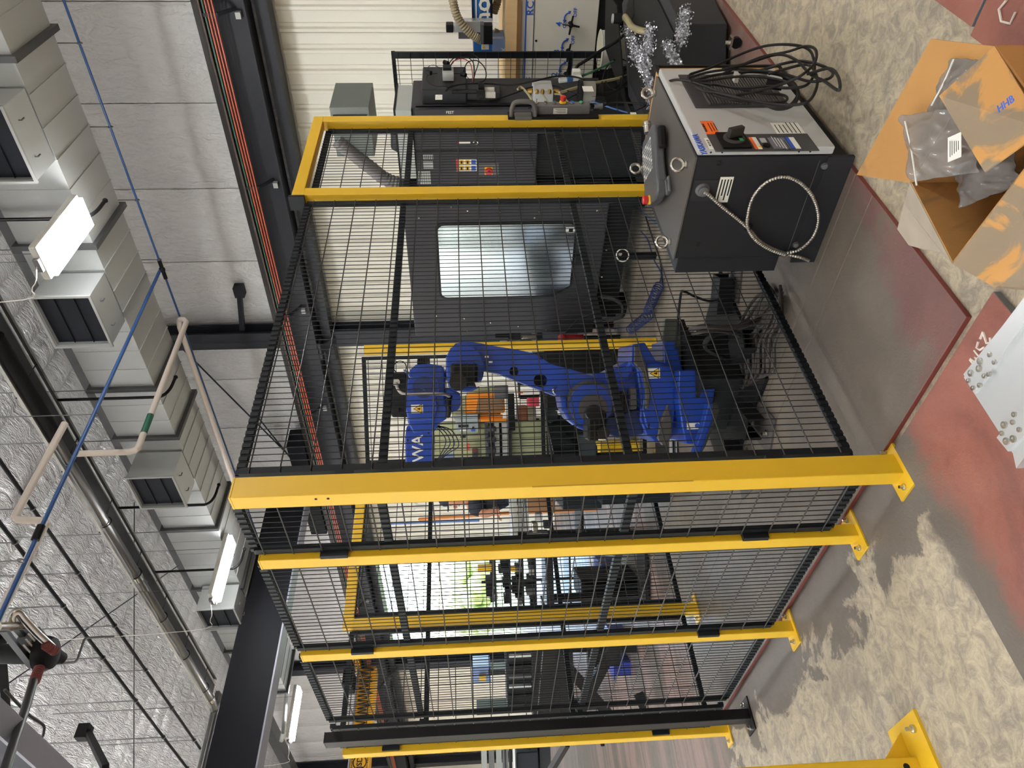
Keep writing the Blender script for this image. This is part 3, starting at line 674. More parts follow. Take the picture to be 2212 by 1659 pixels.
for z in (2.02, .42):
    for y in (2.41, 3.24, 4.55): MB().box(1.44, y-.05, z-.05, 1.47, y-.03, z+.05).build('panel_bracket', fen, {2.41:p2, 3.24:p3, 4.55:p5}[y])
fence_panel('wide mesh panel in front of the robot, right of the corner post', (1.575, 2.035), (3.335, 2.035), out=(0,-1,0))
fence_panel('narrow mesh panel between the corner post and the second yellow post', (1.475, 2.05), (1.475, 2.37), out=(-1,0,0))
fence_panel('mesh panel between the second and third yellow posts', (1.475, 2.455), (1.475, 3.195), out=(-1,0,0))
fence_panel('mesh panel between the third yellow post and the black post', (1.475, 3.285), (1.475, 4.09), out=(-1,0,0))
fence_panel('narrow mesh panel between the black post and the last yellow post', (1.475, 4.19), (1.475, 4.50), out=(-1,0,0))
# door in the front fence
df = thing('fence_door_frame', 'yellow door frame of the front gate, posts and top bar', 'door frame', (3.8, 2.03, 0))
MB().box(4.18, 2.0, .0, 4.25, 2.06, 2.33).build('post', yel, df, bevel=.003)
MB().box(3.355, 2.0, .0, 3.425, 2.06, 2.33).build('post', yel, df, bevel=.003)
MB().box(3.34, 2.0, 2.33, 4.25, 2.06, 2.39).build('top_bar', yel, df, bevel=.003)
MB().box(3.32, 1.99, 2.32, 3.34, 2.07, 2.40).build('bar_cap', fen, df)
fence_panel('narrow mesh gate leaf behind the yellow gate frame', (3.44, 2.05), (4.165, 2.05), z1=2.30, out=(0,-1,0), name='gate_leaf')
# rear fence
post('fence_post', 'yellow rear post of the cage door, left one, behind the mesh', 2.22, 4.50, .06, .07, z0=PZ)
post('fence_post', 'yellow rear fence post behind the robot arm', 4.11, 3.80, .055, .06, z0=PZ, foot=False)
post('fence_post', 'yellow rear door post hidden behind the corner post', 3.50, 4.50, .055, .06, z0=PZ)
tag(MB().box(2.19, 4.47, HP, 3.53, 4.53, HP+.07).build('door_header', yel, None, bevel=.003), 'yellow header bar over the rear cage door', 'bar')
fence_panel('rear mesh panel left of the rear door, seen through the front mesh', (1.52, 4.50), (2.18, 4.50), pitch=.045)
fence_panel('rear mesh gate leaf under the yellow header', (2.27, 4.50), (3.46, 4.50), pitch=.045, name='gate_leaf')
fence_panel('rear mesh panel behind the robot', (3.53, 4.47), (4.09, 3.85), pitch=.04, out=(-.72,-.69,0))
# fence to the right of the machine
# foreground post cut by the left edge
t = thing('guard_post', 'yellow steel post in the near foreground, slotted, cut by the picture edge', 'post', (.70, 2.66, 0))
MB().box(.64, 2.62, .01, .72, 2.70, 1.16).build('upright', yel, t, bevel=.004)
MB().box(.62, 2.52, 0, .84, 2.74, .012).build('foot_plate', yel, t)
MB().prism([(.0,.0),(.09,.0),(0,.10)], lambda a, b, q: V((.72+a, 2.655+q, .012+b)), 0, .008).build('gusset', yel, t)
MB().lathe((.79, 2.56, .012), (0,0,1), [(.014,0),(.014,.01),(.008,.012),(.007,.03)], 8).build('anchor_bolt', steel, t)
MB().box(.668, 2.6185, .10, .676, 2.6205, .36).build('slot', ink, t); MB().cyl((.69,2.6185,.06),(.69,2.6205,.06),.011,12).build('bolt_hole', ink, t)
MB().cyl((.672,2.61,.30),(.672,2.62,.30),.01,10).build('bolt_head', steel, t)

# button station on the gate post
t = thing('button_station', 'grey safety switch box with red emergency stop, blue and green buttons on the gate post', 'switch box', (4.24, 1.98, .9))
BY = 2.0
def fp(x, y): return aty(x, y, 1.975)
a_, b_ = fp(1150, 242), fp(1275, 245)
xs_ = 4.20
MB().box(4.222, 1.93, b_.z, 4.278, 1.995, a_.z).build('housing', mat('station_grey', '5E5C5A', .5), t, bevel=.006)
MB().box(4.18, 1.985, b_.z-.05, 4.26, 1.998, a_.z+.15).build('back_plate', blk, t)
zs = [aty(px_, 235, 1.97).z for px_ in (1158, 1177, 1196, 1214, 1234, 1253)]
for z, kd in zip(zs, ('key', 'grey', 'grey', 'stop', 'blue', 'green')):
    c_ = V((4.25, 1.93, z)); n_ = V((0,-1,0))
    MB().lathe(c_, n_, [(.013,0),(.013,.006),(.010,.008)], 14).build('button_ring', steel, t, True)
    if kd == 'stop':
        MB().lathe(c_, n_, [(.021,.004),(.021,.012),(.016,.016)], 16).build('yellow_collar', lbye, t, True); MB().lathe(c_, n_, [(.011,.016),(.018,.022),(.018,.042),(.012,.046)], 16).build('stop_button', redm, t, True)
    elif kd == 'key': MB().box(4.247, 1.90, z-.003, 4.253, 1.93, z+.003).build('key', steel, t)
    else: MB().lathe(c_, n_, [(.011,.004),(.011,.011),(.008,.013)], 14).build('push_button', {'grey': mgr, 'blue': bluel, 'green': green}[kd], t, True)
lz = (zs[2]+zs[3])/2-.01; plate('type_label', (4.2205, 1.965, lz), (0,0,-1), (0,-1,0), .085, .035, cream, t)
for k in range(4): MB().box(4.2180, 1.952+.007*k, lz-.035, 4.2188, 1.954+.007*k, lz+.03-.01*(k % 2)).build('print_line', ink, t)
h = thing('pull_grip', 'grey plastic pull handle on the gate post above the switch box', 'handle', (4.22, 1.96, 1.1))
z0, z1 = aty(1160, 260, 1.95).z, aty(1108, 260, 1.95).z
MB().tube(spline([(4.20,1.99,z0),(4.20,1.93,z0+.003),(4.205,1.90,z0+.03),(4.205,1.90,z1-.03),(4.20,1.93,z1-.003),(4.20,1.99,z1)], 6), .014, 10).build('grip', mat('handle_grey', '5A5753', .5), h, True)
MB().box(4.17, 1.975, z0+.02, 4.235, 1.999, z1-.02).build('mount_block', MATS['handle_grey'], h, bevel=.004)
ca = thing('interlock_cable', 'thin black cable loop with white tag hanging on the gate post', 'cable', (4.25, 1.95, .5))
MB().tube(spline([(4.26,1.95,b_.z-.01),(4.26,1.95,b_.z-.08),(4.28,1.94,b_.z-.16),(4.25,1.93,b_.z-.26),(4.20,1.92,b_.z-.33),(4.19,1.95,b_.z-.27)], 6), .006, 8).build('cable', blk, ca, True)
MB().lathe((4.26,1.955,b_.z-.03), (0,0,-1), [(.014,0),(.014,.03),(.018,.035),(.018,.05),(.01,.055)], 12).build('connector', mgr, ca, True)
plate('cable_tag', aty(1368, 245, 1.93), (0,0,1), (1,0,0), .035, .022, cream, ca)
# ================================================================== ROBOT CONTROLLER AND THINGS ON IT
ct = thing('robot_controller', 'dark cabinet with silver front door lettered YASKAWA, in the right foreground', 'control cabinet', (2.79, 1.54, PZ))
X0, X1, Y0, Y1, ZB, ZT = 2.43, 3.15, 1.31, 1.77, .11, .63
cg = mat('cabinet_charcoal', '1F1F22', .45, var=.06, scale=5)
MB().box(X0, Y0, ZB, X1, Y1, ZT).build('body', cg, ct, bevel=.003)
MB().box(X0-.004, Y0+.002, ZT, X1+.004, Y1+.004, ZT+.006).build('top_cover', mat('cabinet_top', '4C4844', .45, var=.08), ct)  # charcoal top in paler taupe, the light on it put into the colour
FYY = 1.275
dr = MB().box(X0+.001, FYY, ZB, X1, Y0-.003, ZT).build('front_door', silv, ct, bevel=.006)
P = lambda x, y: aty(x, y, FYY)
def frect(nm, pts, mt, par, t=.003, y=FYY):
    q = [aty(a, b, y) for a, b in pts]; x0 = min(p.x for p in q); x1 = max(p.x for p in q); z0 = min(p.z for p in q); z1 = max(p.z for p in q)
    xs2 = sorted(p.x for p in q); zs2 = sorted(p.z for p in q); x0, x1 = (xs2[0]+xs2[1])/2, (xs2[2]+xs2[3])/2; z0, z1 = (zs2[0]+zs2[1])/2, (zs2[2]+zs2[3])/2
    MB().box(x0, y-t, z0, x1, y, z1).build(nm, mt, par); return x0, x1, z0, z1
px0, px1, pz0, pz1 = frect('switch_panel', [(1527,291),(1544,328),(1767,327),(1747,291)], mat('panel_dark', '3A3B3D', .45), dr)
frect('warning_label', [(1512,262),(1539,262),(1554,290),(1527,291)], lbor, dr, .002)
q = P(1532, 276); 
text('label_print', 'WARNING', P(1522,277)+V((.0,-.0025,0)), (1,0,0), (0,0,1), .014, ink, dr, .0004)
for k in range(3): MB().box(q.x-.035+.006*k, FYY-.0026, q.z-.004-.011*k, q.x+.035, FYY-.002, q.z-.001-.011*k).build('print_line', ink, dr)
text('lettering', 'YASKAWA', P(1512,312)+V((.0,-.001,0)), (1,0,0), (0,0,1), .033, bluel, dr, .001)
frect('white_label', [(1521,299),(1530,299),(1541,322),(1533,322)], cream, dr, .002)
text('label_print', '01 E 21 33', P(1531,310)+V((0,-.0025,0)), (1,0,0), (0,0,1), .011, ink, dr, .0004)
sx0, sx1, sz0, sz1 = frect('switch_plate', [(1545,291),(1605,290),(1623,323),(1561,323)], blk, dr, .010)
c_ = P(1584, 305); c_.y = FYY-.01
MB().lathe(c_, (0,-1,0), [(.040,0),(.040,.006),(.030,.008)], 28).build('dial_ring', mat('dial_grey', '3C3C3A', .5), dr, True)
MB().lathe(c_, (0,-1,0), [(.030,.0),(.030,.009)], 28).build('dial_face', blk, dr, True)
MB().obox(c_+V((0,-.028,0)), (.010,0,.004), (0,.018,0), (-.012,0,.030)).build('rotary_handle', mat('knob_dark', '2E2B28', .45), dr, bevel=.004)
MB().box(c_.x-.034, c_.y-.0095, c_.z-.026, c_.x-.014, c_.y-.009, c_.z-.012).build('green_mark', green, dr)
MB().box(c_.x-.002, c_.y-.0105, c_.z+.022, c_.x+.008, c_.y-.009, c_.z+.027).build('red_mark', redm, dr)
frect('warning_label', [(1617,299),(1622,299),(1638,324),(1630,324)], lbor, dr, .005)
frect('notice_label', [(1622,299),(1632,299),(1646,324),(1638,324)], cream, dr, .005)
tq = P(1641, 320); MB().prism([(-.008,-.006),(.008,-.006),(0,.008)], lambda a, b, t: V((tq.x+a, FYY-.0055-t, tq.z+b)), 0, .001).build('triangle_mark', lbye, dr)
frect('small_label', [(1638,301),(1650,301),(1658,310),(1646,310)], lgr, dr, .005)
k_ = P(1655, 317); MB().lathe((k_.x, FYY-.003, k_.z), (0,-1,0), [(.013,0),(.013,.006),(.006,.007)], 18).build('key_lock', blk, dr, True)
frect('rating_plate', [(1658,300),(1693,300),(1712,323),(1671,323)], mat('plate_grey', '6A6C74', .45), dr, .005)
frect('blue_label', [(1693,299),(1702,299),(1718,323),(1708,323)], bluel, dr, .005)
frect('white_label', [(1702,299),(1714,299),(1729,323),(1718,323)], cream, dr, .005)
for k in range(5):
    a = P(1670+7*k, 306+2*k); MB().box(a.x-.045, FYY-.0056, a.z-.001, a.x+.03, FYY-.005, a.z+.001).build('print_line', cream if k < 4 else ink, dr)
frect('serial_label', [(1665,266),(1724,266),(1738,289),(1678,289)], cream, dr, .002)
for k in range(6):
    a = P(1676+9*k, 276); MB().box(a.x-.045, FYY-.0026, a.z-.0015, a.x+(.04 if k > 2 else .02), FYY-.002, a.z+.0015).build('print_line', ink, dr)
for a in ((1545,333),(1570,333),(1740,333),(1765,333)):
    k_ = P(*a); MB().cyl((X0+.0, FYY+.018, k_.z), (X0-.001, FYY+.018, k_.z), .004, 8).build('screw_hole', ink, dr)
gx0, gx1, gz0, gz1 = 2.755, 3.07, .175, .565
MB().box(gx0, FYY-.006, gz0, gx1, FYY, gz1).build('vent_cover', mat('vent_dark', '3B3A3A', .5), dr, bevel=.004)
for k in range(26):
    z = gz0+.03+k*.0118; MB().box(gx0+.02, FYY-.012, z, gx1-.03, FYY-.006, z+.0055).build('louver', mat('vent_slat', '4C4946', .5), dr)
# stand
MB().box(X0+.004, Y0+.005, PZ+.001, X0+.014, Y1+.03, ZB+.0).build('stand_side', cg, ct); MB().box(X1-.014, Y0+.005, PZ+.001, X1-.004, Y1+.03, ZB).build('stand_side', cg, ct)
MB().box(X0+.014, Y1-.0, PZ+.001, X1-.014, Y1+.01, ZB).build('stand_back', cg, ct)
MB().box(X0-.003, Y0+.005, PZ+.001, X0+.004, Y1+.03, .125).build('stand_lip', mat('lip', '232327', .45), ct)
for a in ((1780,358),(1718,528)):
    k_ = atx(a[0], a[1], X0-.003); MB().lathe(k_, (-1,0,0), [(.013,0),(.013,.003),(.011,.003),(.011,.010),(.008,.011)], 14).build('hex_bolt', mgr, ct, True)
for a in ((1552,352),(1508,527)):
    k_ = atx(a[0], a[1], X0); MB().torus(k_+V((-.001,0,0)), (1,0,0), .008, .002, 14, 6).lathe(k_, (-1,0,0), [(.007,0),(.007,.001)], 10).build('threaded_hole', ink, ct)
for a in ((3.11,1.37),(3.11,1.735),(2.50,1.38),(2.50,1.735)):
    e_ = MB().lathe((a[0],a[1],ZT+.006), (0,0,1), [(.014,0),(.014,.008),(.009,.012)], 14).torus((a[0],a[1],ZT+.045), (-.72,-.69,0) if a[0] < 3 else (-.5,-.86,0), .024, .0062, 22, 8); e_.build('eye_bolt', steel, ct, True)
MB().box(X0-.0015, 1.36, .475, X0, 1.545, .63).build('cable_plate', mat('plate_black', '2A2A2D', .5), ct) if False else None
a, b_, c2 = atx(1500,389,X0), atx(1552,389,X0), atx(1497,434,X0)
MB().box(X0-.0015, a.y, b_.z, X0, c2.y, a.z).build('cable_plate', mat('plate_black', '2A2A2D', .5), ct)
a, b_ = atx(1568,389,X0), atx(1560,430,X0)
lx = plate('notice_label', (a+b_)/2+V((-.001,0,0)), (0,-1,0), (0,0,1), .11, .052, cream, ct, .002)
for k in range(4):
    cz = ((a+b_)/2).z+.018-.012*k; cy = ((a+b_)/2).y; MB().box(X0-.0028, cy-.045, cz-.003, X0-.002, cy+.045-.02*(k % 2), cz+.002).build('print_line', ink, ct)
MB().box(2.47, Y1+.004, .16, 3.10, Y1+.105, .60).build('heat_exchanger', cg, ct, bevel=.003)
MB().box(X0+.014, Y0+.03, PZ+.001, X1-.014, Y0+.04, ZB).build('stand_front', ink, ct)  # black sheet painted as the shade inside the open stand
l0, l1 = atx(1771,346,X0-.0035), atx(1701,545,X0-.0035); MB().bar(l0, l1, .0015, .002, V((1,0,0))).build('stand_edge', mgr, ct)  # paler bar painted as the highlight along the stand lip
# flexible conduit with loop
fc = thing('flexible_conduit', 'ribbed steel flexible conduit looped on the dark side of the control cabinet', 'conduit', (2.41, 1.6, .3))
xc = X0-.02
g0 = atx(1517, 409, X0)
MB().lathe(g0, (-1,0,0), [(.028,0),(.028,.006),(.020,.010),(.020,.022),(.014,.024)], 18).build('gland', mgr, fc, True)
def rib(pts, r, n=10, k=10):
    P_ = spline(pts, k); out = [P_[0]]; acc = 0; Lr = .0052
    for i in range(1, len(P_)):
        d = (P_[i]-P_[i-1]); L0 = d.length
        while acc+L0 >= Lr and L0 > 0:
            t = (Lr-acc); out.append(out_p := P_[i-1]+d*(t/d.length) if d.length else P_[i]); P_[i-1] = out_p; d = P_[i]-P_[i-1]; L0 = d.length; acc = 0
        acc += L0
    return out, [r*(1 if i % 2 else .72) for i in range(len(out))]
A = lambda x, y, dx=0: atx(x, y, xc-dx)
pa = [g0+V((-.02,0,0)), A(1530,420), A(1560,447), A(1590,470), A(1616,493), A(1640,520), A(1668,537), A(1700,549), A(1730,556,.01), A(1748,563,0)]
pts, rs = rib(pa, .0080); MB().tube(pts, rs, 9).build('conduit_run', stain, fc, True)
pb = [A(1700,547,.012), A(1730,537,.014), A(1758,508,.014), A(1768,470,.014), A(1757,428,.014), A(1730,396,.014), A(1695,382,.014), A(1658,392,.014), A(1630,420,.014), A(1617,455,.016), A(1615,490,.019), A(1632,518,.018), A(1662,538,.016), A(1700,552,.016)]
pts, rs = rib(pb, .0080); MB().tube(pts, rs, 9).build('conduit_loop', stain, fc, True)
for a in ((1617,491),(1698,547)): MB().torus(A(*a,.008), (0,1,-1), .016, .002, 14, 5).build('cable_tie', blk, fc)
# teach pendant
n0, n1 = atz(1436, 270, ZT+.008), atz(1446, 412, ZT+.008)
ld = (n1-n0); LP = ld.length; ld.normalize(); wd = V((-ld.y, ld.x, 0)); wd = wd if wd.dot(V((.7,.7,0))) > 0 else -wd
tp = thing('teach_pendant', 'grey handheld robot teach pendant lying on top of the control cabinet', 'remote control', tuple(n0))
def tpb(nm, l0, l1, w0, w1, z0, z1, mt, bev=.0, sm=False):
    c_ = n0+ld*((l0+l1)/2)+wd*((w0+w1)/2); c_.z = ZT+(z0+z1)/2
    return MB().obox(c_, ld*((l1-l0)/2), wd*((w1-w0)/2), V((0,0,(z1-z0)/2))).build(nm, mt, tp, bevel=bev)
tpg = mat('pendant_grey', '4A4A4D', .45); tpl = mat('pendant_face', '6E6A66', .5)
W_ = .20
pz_ = [(-.01,.02),(.0,-.01),(.04,-.02),(LP*.5,-.012),(LP*.85,-.02),(LP+.01,0),(LP+.02,.05),(LP,W_-.02),(LP*.8,W_),(.03,W_),(-.01,W_-.03)]
bd = MB().prism(pz_, lambda a, b, t: n0+ld*a+wd*b+V((0,0,t)), .012, .055).build('body', tpg, tp, bevel=.012)
tpb('keypad_face', .02, LP*.55, .02, W_-.02, .056, .062, tpl, .002); tpb('screen', LP*.57, LP*.9, .02, W_-.02, .056, .061, mat('screen_dark', '55504C', .3), .002)
for i in range(9):
    for j in range(6):
        a = .035+i*(LP*.5/9); b = .035+j*.026; tpb('key', a, a+.010, b, b+.015, .062, .065, cream if (i+j) % 3 == 0 else lgr)
tpb('hand_strap', .02, .12, -.045, -.02, .015, .05, blk, .01)
cst = n0+ld*(LP-.01)+wd*.12; cst.z = ZT+.06
MB().lathe(cst, (0,0,1), [(.020,0),(.020,.008),(.014,.01)], 16).build('stop_collar', lbye, tp, True); MB().lathe(cst, (0,0,1), [(.012,.01),(.019,.014),(.019,.030),(.014,.033)], 16).build('stop_button', redm, tp, True)
hk = n0+ld*(LP-.03)-wd*.035; 
MB().tube([hk+V((0,0,.02)), hk-wd*.035+V((0,0,.02)), hk-wd*.035+ld*.06+V((0,0,.02)), hk+ld*.06+V((0,0,.02))], .007, 8, closed=True).build('hanger_loop', mgr, tp, True)
cc = n0-ld*.0+wd*.09; cc.z = ZT+.06
MB().lathe(cc+ld*(-.01), -ld, [(.016,0),(.016,.03),(.018,.032),(.018,.05),(.012,.055)], 14).build('connector', steel, tp, True)
# pendant cable and coil
cl = thing('cable_coil', 'large loose coil of black rubber cable hanging over the silver cabinet door', 'cable', (3.0, 1.2, .3))
def Q(x, y, yy):
    p = aty(x, y, yy)
    return p if p.z > .035 else atz(x, y, .035)
loops = [
 [(1420,262,1.50),(1428,225,1.42),(1436,190,1.33),(1450,174,1.27),(1490,176,1.24),(1560,200,1.22),(1640,224,1.21),(1690,234,1.2),(1718,215,1.2),(1722,190,1.2),(1700,168,1.2),(1660,158,1.22),(1600,156,1.22),(1540,163,1.24),(1500,174,1.25),(1486,168,1.25),(1492,160,1.24)],
 [(1492,160,1.24),(1540,144,1.22),(1600,117,1.18),(1650,100,1.14),(1700,96,1.1),(1742,104,1.1),(1757,125,1.1),(1758,160,1.12),(1740,185,1.14),(1700,190,1.16),(1660,186,1.18),(1600,190,1.2),(1540,180,1.22)],
 [(1487,168,1.24),(1530,156,1.22),(1580,150,1.2),(1640,152,1.18),(1700,162,1.16),(1750,176,1.12),(1790,170,1.1),(1798,155,1.1),(1770,140,1.1),(1730,132,1.12),(1690,138,1.14),(1650,150,1.18),(1600,158,1.2)],
 [(1492,176,1.235),(1540,172,1.22),(1600,165,1.2),(1660,168,1.18),(1710,182,1.16),(1725,205,1.16),(1712,228,1.17),(1680,236,1.19),(1640,222,1.2),(1580,206,1.21),(1520,196,1.22),(1500,185,1.23)],
 [(1530,196,1.22),(1600,212,1.19),(1680,226,1.17),(1740,222,1.14),(1762,195,1.12),(1764,165,1.12),(1745,140,1.12),(1700,148,1.14),(1660,160,1.17)],
 [(1560,160,1.2),(1640,125,1.16),(1700,112,1.12),(1740,100,1.08),(1762,108,1.06),(1760,135,1.08),(1735,160,1.1),(1700,178,1.14),(1640,196,1.18),(1590,206,1.2)],
 [(1505,178,1.235),(1560,185,1.225),(1640,200,1.22),(1690,205,1.22),(1700,215,1.22),(1680,222,1.215),(1600,218,1.215),(1540,205,1.22)],
 [(1560,150,1.19),(1620,135,1.16),(1680,118,1.13),(1720,130,1.1),(1750,160,1.1),(1780,175,1.06),(1812,195,1.0),(1810,165,1.0),(1790,148,1.02),(1745,160,1.1)],
]
for lp in loops: MB().tube(spline([Q(*p) for p in lp], 7), .0055, 8).build('cable_loop', cab, cl, True)
MB().box(2.9, 1.2, .36, 2.93, 1.235, .375).build('tape', wht, cl)
MB().tube([Q(1655,180,1.22), Q(1690,185,1.22)], .020, 10).build('plug', blk, cl, True)
# framed tan panel beside the cabinet
t = thing('framed_board', 'tan panel in a black frame standing against the right side of the control cabinet', 'board', (3.2, 1.5, .3))
MB().box(3.175, 1.335, .03, 3.30, 1.72, .60).build('tan_core', mat('tan', 'B98A4E', .6), t)
MB().box(3.165, 1.325, .595, 3.31, 1.335, .61).box(3.165, 1.72, .595, 3.31, 1.73, .61).box(3.30, 1.325, .03, 3.312, 1.73, .60).box(3.165, 1.325, .02, 3.31, 1.73, .03).build('frame', ink, t)

# ================================================================== CARDBOARD BOX WITH BAGS (near foreground)
bx = thing('cardboard_box', 'open brown cardboard box with torn flaps at the lower right corner', 'box', (1.5, .8, 0))
HZ = .33
Ab, Bb, Cb = atz(1968,395,HZ), atz(2150,100,HZ), atz(2058,568,HZ); Db = Bb+(Cb-Ab)
def quad(nm, pts, mt, par, t=.005):
    n_ = (V(pts[1])-V(pts[0])).cross(V(pts[2])-V(pts[0])).normalized()*t/2; n = len(pts)
    return MB().add([V(p)+n_ for p in pts]+[V(p)-n_ for p in pts], [list(range(n)), list(range(2*n-1, n-1, -1))]+[[i, (i+1) % n, n+(i+1) % n, n+i] for i in range(n)]).build(nm, mt, par)
dn = lambda p, z=PZ+.012: V((p.x, p.y, z))
for nm, a, b in (('side_wall', Ab, Bb), ('side_wall', Bb, Db), ('side_wall', Db, Cb), ('side_wall', Cb, Ab)): quad(nm, [a, b, dn(b), dn(a)], card, bx)
quad('bottom', [dn(Ab), dn(Bb), dn(Db), dn(Cb)], card, bx)
quad('flap', [Ab, atz(1852,378,HZ-.02), atz(2013,84,HZ-.01), Bb], card, bx)
quad('flap', [Bb, Db+(V((0,0,.02))), atz(2128,372,HZ+.07), atz(2030,208,HZ+.08)], cardl, bx)
quad('torn_flap', [Ab, atz(1955,440,.29), atz(1940,495,.25), atz(1965,530,.24), atz(2000,540,.24), atz(2035,545,.26), Cb], mat('torn_card', '9C9080', .85, var=.2, scale=12), bx)
quad('flap', [Cb, Db, atz(2290,470,.22), atz(2212,625,.22), atz(2150,620,.22), atz(2100,590,.26)], cardl, bx)
text('stamp', 'HHB', atz(2172,225,HZ+.078), (-.55,-.8,0), (.8,-.5,.1), .022, bluel, bx, .0005)
film = mat('bag_film', '8E8A86', .22, alpha=.55, var=.1); film2 = mat('bag_film_dark', '6B6560', .25, alpha=.75, var=.15)
def bag(nm, lb, pts, z, mt, zipp=None, lab=None, seed=0):
    t = thing(nm, lb, 'bag', tuple(atz(pts[0][0], pts[0][1], z)), None)
    rnd = random.Random(seed); q = [atz(a, b, z) for a, b in pts]; n = 12; b = MB(); b.fixn = False
    for j in range(n+1):
        for i in range(n+1):
            s_, r_ = i/n, j/n; p = (q[0]*(1-s_)+q[1]*s_)*(1-r_)+(q[3]*(1-s_)+q[2]*s_)*r_
            hz = .03*math.sin(PI*s_)*math.sin(PI*r_)+rnd.uniform(-.011, .011); b.v.append(p+V((rnd.uniform(-.003,.003), rnd.uniform(-.003,.003), hz)))
    for j in range(n):
        for i in range(n): k = j*(n+1)+i; b.f.append([k, k+1, k+n+2, k+n+1])
    o = b.build('film', mt, t, True); o.modifiers.clear(); sd_ = o.modifiers.new('t', 'SOLIDIFY'); sd_.thickness = .0008; ss = o.modifiers.new('s', 'SUBSURF'); ss.levels = ss.render_levels = 1
    if zipp: MB().tube(spline([atz(a, b_, z+.022) for a, b_ in zipp], 5), .0022, 6).build('zip_strip', wht, t, True)
    if lab:
        c_ = atz(lab[0], lab[1], z+.032); xd_ = (atz(lab[0], lab[1]-30, z)-atz(lab[0], lab[1], z)).normalized(); yd_ = V((0,0,1)).cross(xd_)
        plate('paper_label', c_, xd_, yd_, .055, .045, cream, t, .001)
        for k in range(5): MB().obox(c_+yd_*(.014-.007*k)+V((0,0,.0009)), xd_*(.018-.002*k), yd_*.0008, V((0,0,.0002))).build('print_line', ink, t)
    return t
bag('zip_bag', 'clear zip bag with white closure lying on the back flap of the cardboard box', [(2050,125),(2005,245),(2110,260),(2130,130)], HZ+.005, film, [(2060,128),(2038,180),(2012,228)], seed=3)
bag('zip_bag', 'crumpled clear bag with cream paper label on top of the cardboard box', [(1944,250),(1968,395),(2118,372),(2065,232)], HZ+.03, film, [(1955,262),(1968,320),(1980,400)], (2062,318), seed=5)
bag('plastic_bag', 'dark grey plastic bag stuffed inside the cardboard box', [(2060,360),(2075,450),(2200,400),(2190,290)], HZ-.03, film2, seed=9)
# aluminium assembly on a pedestal
al = thing('aluminium_fixture', 'bright machined aluminium plate with socket screws at the bottom edge of the view', 'machine part', (.82, .85, 0))
zA = .62
def A_(x, y, z=zA): return atz(x, y, z)
pl = [A_(2082,815), A_(2215,638), A_(2330,760), A_(2215,985), A_(2195,1012), A_(2188,980)]
quad('base_plate', [p-V((0,0,.012)) for p in pl], alu, al, .024)
quad('clamp_plate', [A_(2088,808), A_(2225,640), A_(2245,665), A_(2112,850)], alu, al, .012)
quad('clamp_plate', [A_(2185,975), A_(2160,945), A_(2240,850), A_(2260,900)], alu, al, .012)
for a in ((2142,766),(2121,780),(2119,796),(2101,806),(2140,808),(2130,812),(2096,822),(2120,832),(2106,838),(2152,782),(2195,895),(2173,918),(2192,912),(2168,936),(2206,928),(2178,953),(2193,948)):
    c_ = A_(*a, zA+.004); c_.z = zA+.005; r_ = .0062 if (a[0]+a[1]) % 2 else .0045
    MB().lathe(c_, (0,0,1), [(r_,0),(r_,.004),(r_*.55,.0041),(r_*.55,.002)], 14).build('socket_screw', steel, al, True)
cA = A_(2200, 830); MB().box(cA.x-.04, cA.y-.04, .008, cA.x+.04, cA.y+.04, zA-.03).build('pedestal', alu, al); MB().box(cA.x-.12, cA.y-.12, 0.0235, cA.x+.12, cA.y+.12, .035).build('foot', alu, al)
# ================================================================== ROBOT
RD = 4.1; F2 = V((.698,.716,0)).normalized(); RO = F2*RD; E1 = V((-F2.y, F2.x, 0))
def RP(x, y, d=0.0):
    """point on the robot's vertical working plane seen at pixel x, y; d = offset away from the viewer"""
    r = ray(x, y); t = RD/r.dot(F2); p = V((0,0,CAMZ))+r*t; return p+F2*d
rb_ = thing('industrial_robot', 'blue six-axis robot arm with YASKAWA lettering inside the mesh cage', 'robot', (RO.x, RO.y, .29))
def rprism(nm, poly, d0, d1, mt=rob, par=None, holes=(), bev=.008, sm=False):
    q = [RP(*p) for p in poly]; q2 = [[((RP(*p)-RO).dot(E1), RP(*p).z) for p in h] for h in holes]
    pp = [((p-RO).dot(E1), p.z) for p in q]
    return MB().prism(pp, lambda a, b, t: RO+E1*a+F2*t+V((0,0,b)), d0, d1, q2).build(nm, mt, par or rb_, bevel=bev)
def circ(x, y, r, n=20): return [(x+r*math.cos(2*PI*k/n), y+r*math.sin(2*PI*k/n)) for k in range(n)]
def rcyl(nm, x, y, r, d0, d1, mt=rob, par=None, n=28, r2=None):
    k = RD/FPX; c_ = RP(x, y); return MB().lathe(c_+F2*d0, F2, [(r*k,0),(r*k if r2 is None else r2*k, d1-d0)], n).build(nm, mt, par or rb_, True)
# base casting
zb = .29
def rbx(nm, a0, a1, d0, d1, z0, z1, mt=rob, bev=.01, par=None):
    c_ = RO+E1*((a0+a1)/2)+F2*((d0+d1)/2)+V((0,0,(z0+z1)/2)); return MB().obox(c_, E1*((a1-a0)/2), F2*((d1-d0)/2), V((0,0,(z1-z0)/2))).build(nm, mt, par or rb_, bevel=bev)
rprism('base_casting', [(1434,802),(1500,798),(1511,812),(1503,862),(1492,905),(1480,935),(1466,950),(1448,950),(1440,915),(1432,860)], -.30, .16)
rprism('base_foot', [(1497,868),(1508,868),(1512,884),(1500,915),(1486,950),(1472,976),(1462,972),(1476,940),(1490,900)], -.33, -.24, machd)
rprism('base_foot', [(1486,865),(1496,868),(1494,905),(1474,960),(1462,978),(1456,968),(1472,920)], -.36, -.30, rob)
rprism('rear_casting', [(1420,740),(1448,742),(1462,800),(1500,802),(1498,812),(1430,812),(1422,790)], -.12, .14)
